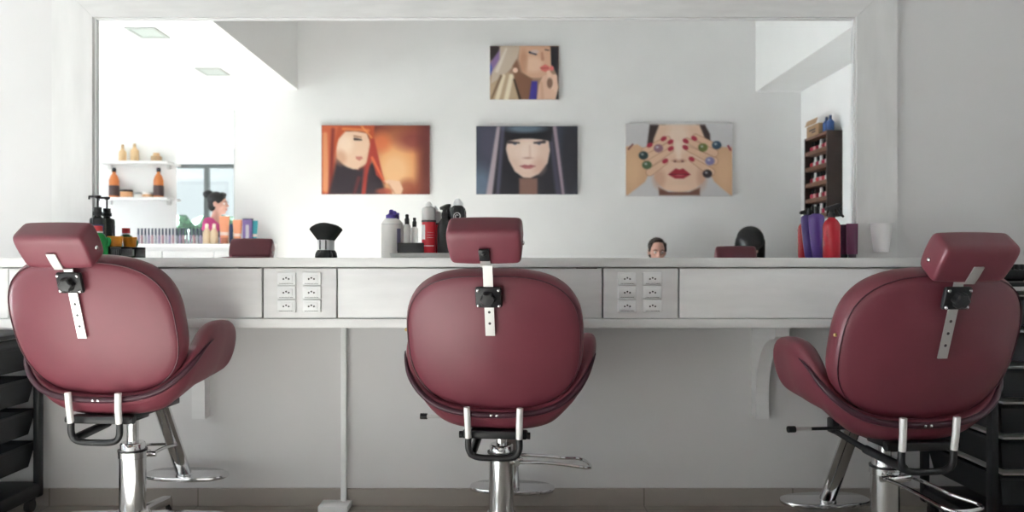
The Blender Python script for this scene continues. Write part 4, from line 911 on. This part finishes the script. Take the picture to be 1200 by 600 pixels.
bm = BM(); box(bm, (0,0,.035), (.06,.05,.07), .004); tag(obj('orange_carton', bm, mat('orange_card', (.6,.16,.06,1), .6), loc=(xr-.07,-3.374,zr)), 'small orange carton beside the cardboard box on the wall rack', 'box')
blu = mat('blue_bottle', (.04,.09,.25,1), .25)
for k, (yy, lb) in enumerate(((-3.06,'blue bottle next to the cardboard box on the wall rack'),(-2.99,'blue bottle at the outer end of the wall rack top'))):
    t = thing('remover_bottle', lb, 'bottle', (xr-.07, yy, zr), group='blue bottles on the wall rack')
    bm = BM(); lathe(bm, [(.0001,0),(.028,0),(.030,.004),(.030,.075),(.012,.095),(.0001,.096)], seg=18); obj('body', bm, blu, t)
    bm = BM(); lathe(bm, [(.0001,.095),(.012,.095),(.010,.125),(.0001,.126)], seg=14); obj('cap', bm, mat('navy_cap', (.03,.05,.12,1), .35), t)

# ------------------------------------------------------------------ recessed lights in the low ceiling
for k, (px, py, lb) in enumerate(((174,38.5,'square recessed ceiling light, the one nearer the mirror'),(250,84,'square recessed ceiling light, the one nearer the far wall'))):
    s_ = (SOFF-CZ)/(YH-py); yy = D-s_*F; xx = (px-XC)*s_
    t = thing('ceiling_downlight', lb, 'ceiling light', (xx, yy, SOFF), group='recessed square downlights')
    bm = BM(); secs = []
    for z, g_ in ((0,.085),(-.008,.085),(-.008,.068),(0,.066)): secs.append([Vector((sx*g_*1.15, sy*g_*1.4, z)) for sx, sy in ((-1,-1),(1,-1),(1,1),(-1,1))])
    rings(bm, secs, closed=False, caps=False); obj('rim', bm, mat('grey_green_rim', (.42,.45,.43,1), .4), t, 0)
    bm = BM(); box(bm, (0,0,-.003), (.15,.185,.004)); obj('glass_diffuser', bm, mat('frosted_glass', (.50,.56,.53,1), .3), t, 0)

# ------------------------------------------------------------------ people seen in the mirror
skin = mat('skin', (.60,.34,.27,1), .5, noise=.05, nscale=25); hairb = mat('black_hair', (.008,.007,.008,1), .55, noise=.4, nscale=60, stretch=(1,1,.2)); hairbr = mat('brown_hair', (.030,.018,.013,1), .55, noise=.3, nscale=60)
def remesh(o, vs, sm=6):
    r = o.modifiers.new('r', 'REMESH'); r.mode = 'VOXEL'; r.voxel_size = vs; r.use_smooth_shade = True
    s_ = o.modifiers.new('s', 'SMOOTH'); s_.factor = .5; s_.iterations = sm
def person(label, loc, rz, J, pitch, sc, top, bottom, hair, hairmat):
    t = thing('person', label, 'person', loc, rz); t.scale = (sc, sc, sc)
    V = Vector; g = {k: V(v) for k, v in J.items()}
    def both(k, s): v = g[k]; return V((v.x*s, v.y, v.z))
    Rm = Matrix.Rotation(pitch, 3, 'X'); hc = g['head']
    H = lambda x, y, z: hc+Rm @ V((x, y, z))
    bm = BM()
    capsule(bm, g['pelvis']-V((.06,0,0)), .115, g['pelvis']+V((.06,0,0)), .115); capsule(bm, g['pelvis'], .125, g['waist'], .115)
    for s in (-1,1): capsule(bm, V((s*.05,0,0))+g['waist'], .085, V((s*.085,0,0))+g['chest'], .105); capsule(bm, V((s*.06,0,.02))+g['chest'], .085, both('shoulder',s), .058)
    capsule(bm, g['chest']+V((0,-.01,.06)), .07, g['neck'], .052); capsule(bm, g['neck'], .050, hc+Rm @ V((0,-.01,-.07)), .048)
    for s in (-1,1):
        capsule(bm, both('shoulder',s), .056, both('elbow',s), .040); capsule(bm, both('elbow',s), .040, both('wrist',s), .026)
        w_ = both('wrist',s); f = (w_-both('elbow',s)).normalized(); pd = V((-s*.25,0,-1)).normalized(); lat = f.cross(pd).normalized()
        capsule(bm, w_, .026, w_+f*.035, .028)
        for q in (-1.5,-.5,.5,1.5): capsule(bm, w_+f*.03+lat*q*.010, .016, w_+f*.085+lat*q*.019, .0125)
        for q, L_ in ((-1.5,.064),(-.5,.076),(.5,.072),(1.5,.056)):
            a = w_+f*.085+lat*q*.020; b = a+f*L_*.5+pd*.010; c = b+f*L_*.36+pd*.026
            capsule(bm, a, .0095, b, .0088); capsule(bm, b, .0088, c, .0075)
        sgn = -s if lat.x > 0 else s
        a = w_+f*.025+lat*sgn*.022; b = a+lat*sgn*.026+f*.030+pd*.006; capsule(bm, a, .0125, b, .0105); capsule(bm, b, .0105, b+f*.030+lat*sgn*.004+pd*.010, .0085)
        capsule(bm, both('hip',s), .092, both('knee',s), .060); capsule(bm, both('knee',s), .060, (both('knee',s)*.55+both('ankle',s)*.45)-V((0,.012,0)), .056); capsule(bm, (both('knee',s)*.55+both('ankle',s)*.45)-V((0,.012,0)), .056, both('ankle',s), .036)
        an = both('ankle',s); capsule(bm, an-V((0,.02,.045)), .034, V((an.x+s*.015, an.y+.15, .030)), .028)
    # head: skull, jaw, brow, nose, lips, ears
    R4 = Rm
    ell(bm, H(0,-.012,.030), (.074,.094,.092), rot=R4); ell(bm, H(0,.018,-.035), (.060,.070,.075), rot=R4); ell(bm, H(0,.052,-.088), (.026,.026,.022), rot=R4)
    capsule(bm, H(-.036,.073,.022), .013, H(.036,.073,.022), .013); capsule(bm, H(0,.084,.008), .008, H(0,.102,-.022), .012)
    for s in (-1,1): ell(bm, H(s*.011,.094,-.027), (.009,.009,.008), rot=R4); ell(bm, H(s*.044,.056,-.022), (.022,.022,.022), rot=R4); ell(bm, H(s*.077,-.010,-.004), (.010,.019,.032), rot=R4)
    capsule(bm, H(-.018,.080,-.052), .0075, H(.018,.080,-.052), .0075); capsule(bm, H(-.015,.079,-.063), .008, H(.015,.079,-.063), .008)
    b = obj('body', bm, skin, t); remesh(b, .0065, 4)
    for s in (-1,1):
        bm = BM(); ell(bm, H(s*.031,.071,.002), (.0125,.0125,.0115), rot=R4); e = obj('eye', bm, mat('eye_white', (.75,.73,.70,1), .25), t)
        bm = BM(); ell(bm, H(s*.031,.0805,.001), (.0062,.004,.0062), rot=R4, sub=2); obj('iris', bm, mat('dark_iris', (.03,.018,.012,1), .2), e)
        bm = BM(); tube(bm, arc([H(s*.014,.0905,.020),H(s*.032,.0890,.026),H(s*.050,.0745,.019)],4), .0036, 6); obj('eyebrow', bm, hairmat, t)
    bm = BM(); tube(bm, arc([H(-.022,.0835,-.056),H(-.008,.089,-.054),H(0,.0885,-.056),H(.008,.089,-.054),H(.022,.0835,-.056)],4), .0048, 8); tube(bm, arc([H(-.018,.083,-.060),H(0,.0885,-.064),H(.018,.083,-.060)],4), .0052, 8); obj('lips', bm, mat('lip_rose', (.42,.13,.12,1), .4), t)
    # clothing
    bm = BM()
    capsule(bm, g['pelvis']-V((.06,0,-.03)), .128, g['pelvis']+V((.06,0,.03)), .128); capsule(bm, g['pelvis'], .135, g['waist'], .128)
    for s in (-1,1):
        capsule(bm, V((s*.05,0,0))+g['waist'], .098, V((s*.085,0,0))+g['chest'], .118); capsule(bm, V((s*.06,0,.02))+g['chest'], .096, both('shoulder',s), .068); capsule(bm, both('shoulder',s), .068, both('elbow',s)*.7+both('shoulder',s)*.3, .058)
    o = obj('shirt', bm, top, t); remesh(o, .009, 6)
    bm = BM(); capsule(bm, g['pelvis']-V((.06,0,.0)), .126, g['pelvis']+V((.06,0,.0)), .126)
    for s in (-1,1):
        capsule(bm, both('hip',s), .104, both('knee',s), .072); capsule(bm, both('knee',s), .072, both('ankle',s)+V((0,0,.05)), .052)
    o = obj('trousers', bm, bottom, t); remesh(o, .009, 6)
    for s in (-1,1):
        an = both('ankle',s); bm = BM(); capsule(bm, an-V((0,.03,.040)), .043, V((an.x+s*.015, an.y+.155, .036)), .036); box(bm, (an.x+s*.007, an.y+.065, .008), (.075,.26,.016), .007); o = obj('shoe', bm, mat('dark_shoe', (.03,.03,.035,1), .5), t); remesh(o, .007, 4)
    bm = BM(); hair(bm, H, R4); o = obj('hair', bm, hairmat, t); remesh(o, .006, 4)
    return t
sit = dict(pelvis=(0,0,.53), waist=(0,-.01,.68), chest=(0,0,.88), shoulder=(.175,-.01,.965), neck=(0,.01,1.03), head=(0,.035,1.165), elbow=(.235,.06,.73), wrist=(.12,.26,.665), hip=(.095,.02,.52), knee=(.12,.42,.535), ankle=(.12,.40,.085))
bow = dict(sit, chest=(0,.08,.87), shoulder=(.175,.09,.955), neck=(0,.135,1.02), head=(0,.20,1.135), elbow=(.23,.12,.72), waist=(0,.02,.68))
stand = dict(pelvis=(0,0,.93), waist=(0,0,1.08), chest=(0,0,1.28), shoulder=(.17,0,1.37), neck=(0,.01,1.45), head=(0,.035,1.585), elbow=(.225,-.01,1.08), wrist=(.21,.12,.87), hip=(.09,0,.90), knee=(.10,.02,.50), ankle=(.10,0,.085))
def hair_short(bm, H, R):
    ell(bm, H(0,-.030,.052), (.083,.092,.083), rot=R); ell(bm, H(0,-.045,-.010), (.082,.072,.08), rot=R); capsule(bm, H(-.03,.040,.108), .016, H(.03,.040,.108), .016)
    for s in (-1,1): capsule(bm, H(s*.066,.030,.075), .016, H(s*.077,.018,.005), .009)
def hair_long(bm, H, R):
    ell(bm, H(0,-.012,.058), (.112,.122,.095), rot=R); ell(bm, H(0,-.050,-.03), (.118,.085,.13), rot=R); ell(bm, H(0,.055,.085), (.070,.045,.030), rot=R)
    for s in (-1,1): capsule(bm, H(s*.088,.0,.04), .034, H(s*.108,.005,-.15), .028); capsule(bm, H(s*.055,-.06,-.05), .05, H(s*.07,-.05,-.20), .042)
def hair_bun(bm, H, R):
    ell(bm, H(0,-.022,.045), (.086,.100,.090), rot=R); ell(bm, H(0,-.050,-.010), (.080,.065,.075), rot=R); ell(bm, H(0,-.110,.105), (.055,.055,.050), rot=R); capsule(bm, H(-.03,.050,.100), .026, H(.03,.050,.100), .026)
# bench against the far wall carrying the two seated people
t = thing('waiting_bench', 'white bench against the far wall under the two seated people', 'bench', (1.62, -3.55, 0))
bm = BM(); box(bm, (0,0,.355), (1.3,.36,.05), .012); obj('seat', bm, whitew, t)
for sx in (-1,1):
    for sy in (-1,1): bm = BM(); box(bm, (sx*.58,sy*.13,.165), (.045,.045,.33), .004); obj('leg', bm, satin, t)
sc = .93
person('person seated by the far wall, looking up over the counter, short dark hair', (RXY(770.5,-3.50)-0, -3.56, 0), 0, sit, -.12, .91, mat('grey_shirt', (.25,.26,.30,1), .8), mat('dark_trousers', (.04,.045,.06,1), .8), hair_short, hairbr)
person('person with full black hair, head bowed, seated beside a salon chair headrest reflection', (RXY(884,-3.36), -3.56, 0), .2, bow, -.85, .985, mat('black_top', (.03,.03,.035,1), .8), mat('grey_trousers', (.10,.10,.11,1), .8), hair_long, hairb)
person('person in a magenta top with dark hair in a bun, standing by the glazed entrance', (-3.12, -2.36, 0), -PI/2, stand, 0, 1.0, mat('magenta_top', (.50,.06,.20,1), .8), mat('blue_trousers', (.05,.07,.14,1), .8), hair_bun, hairb)
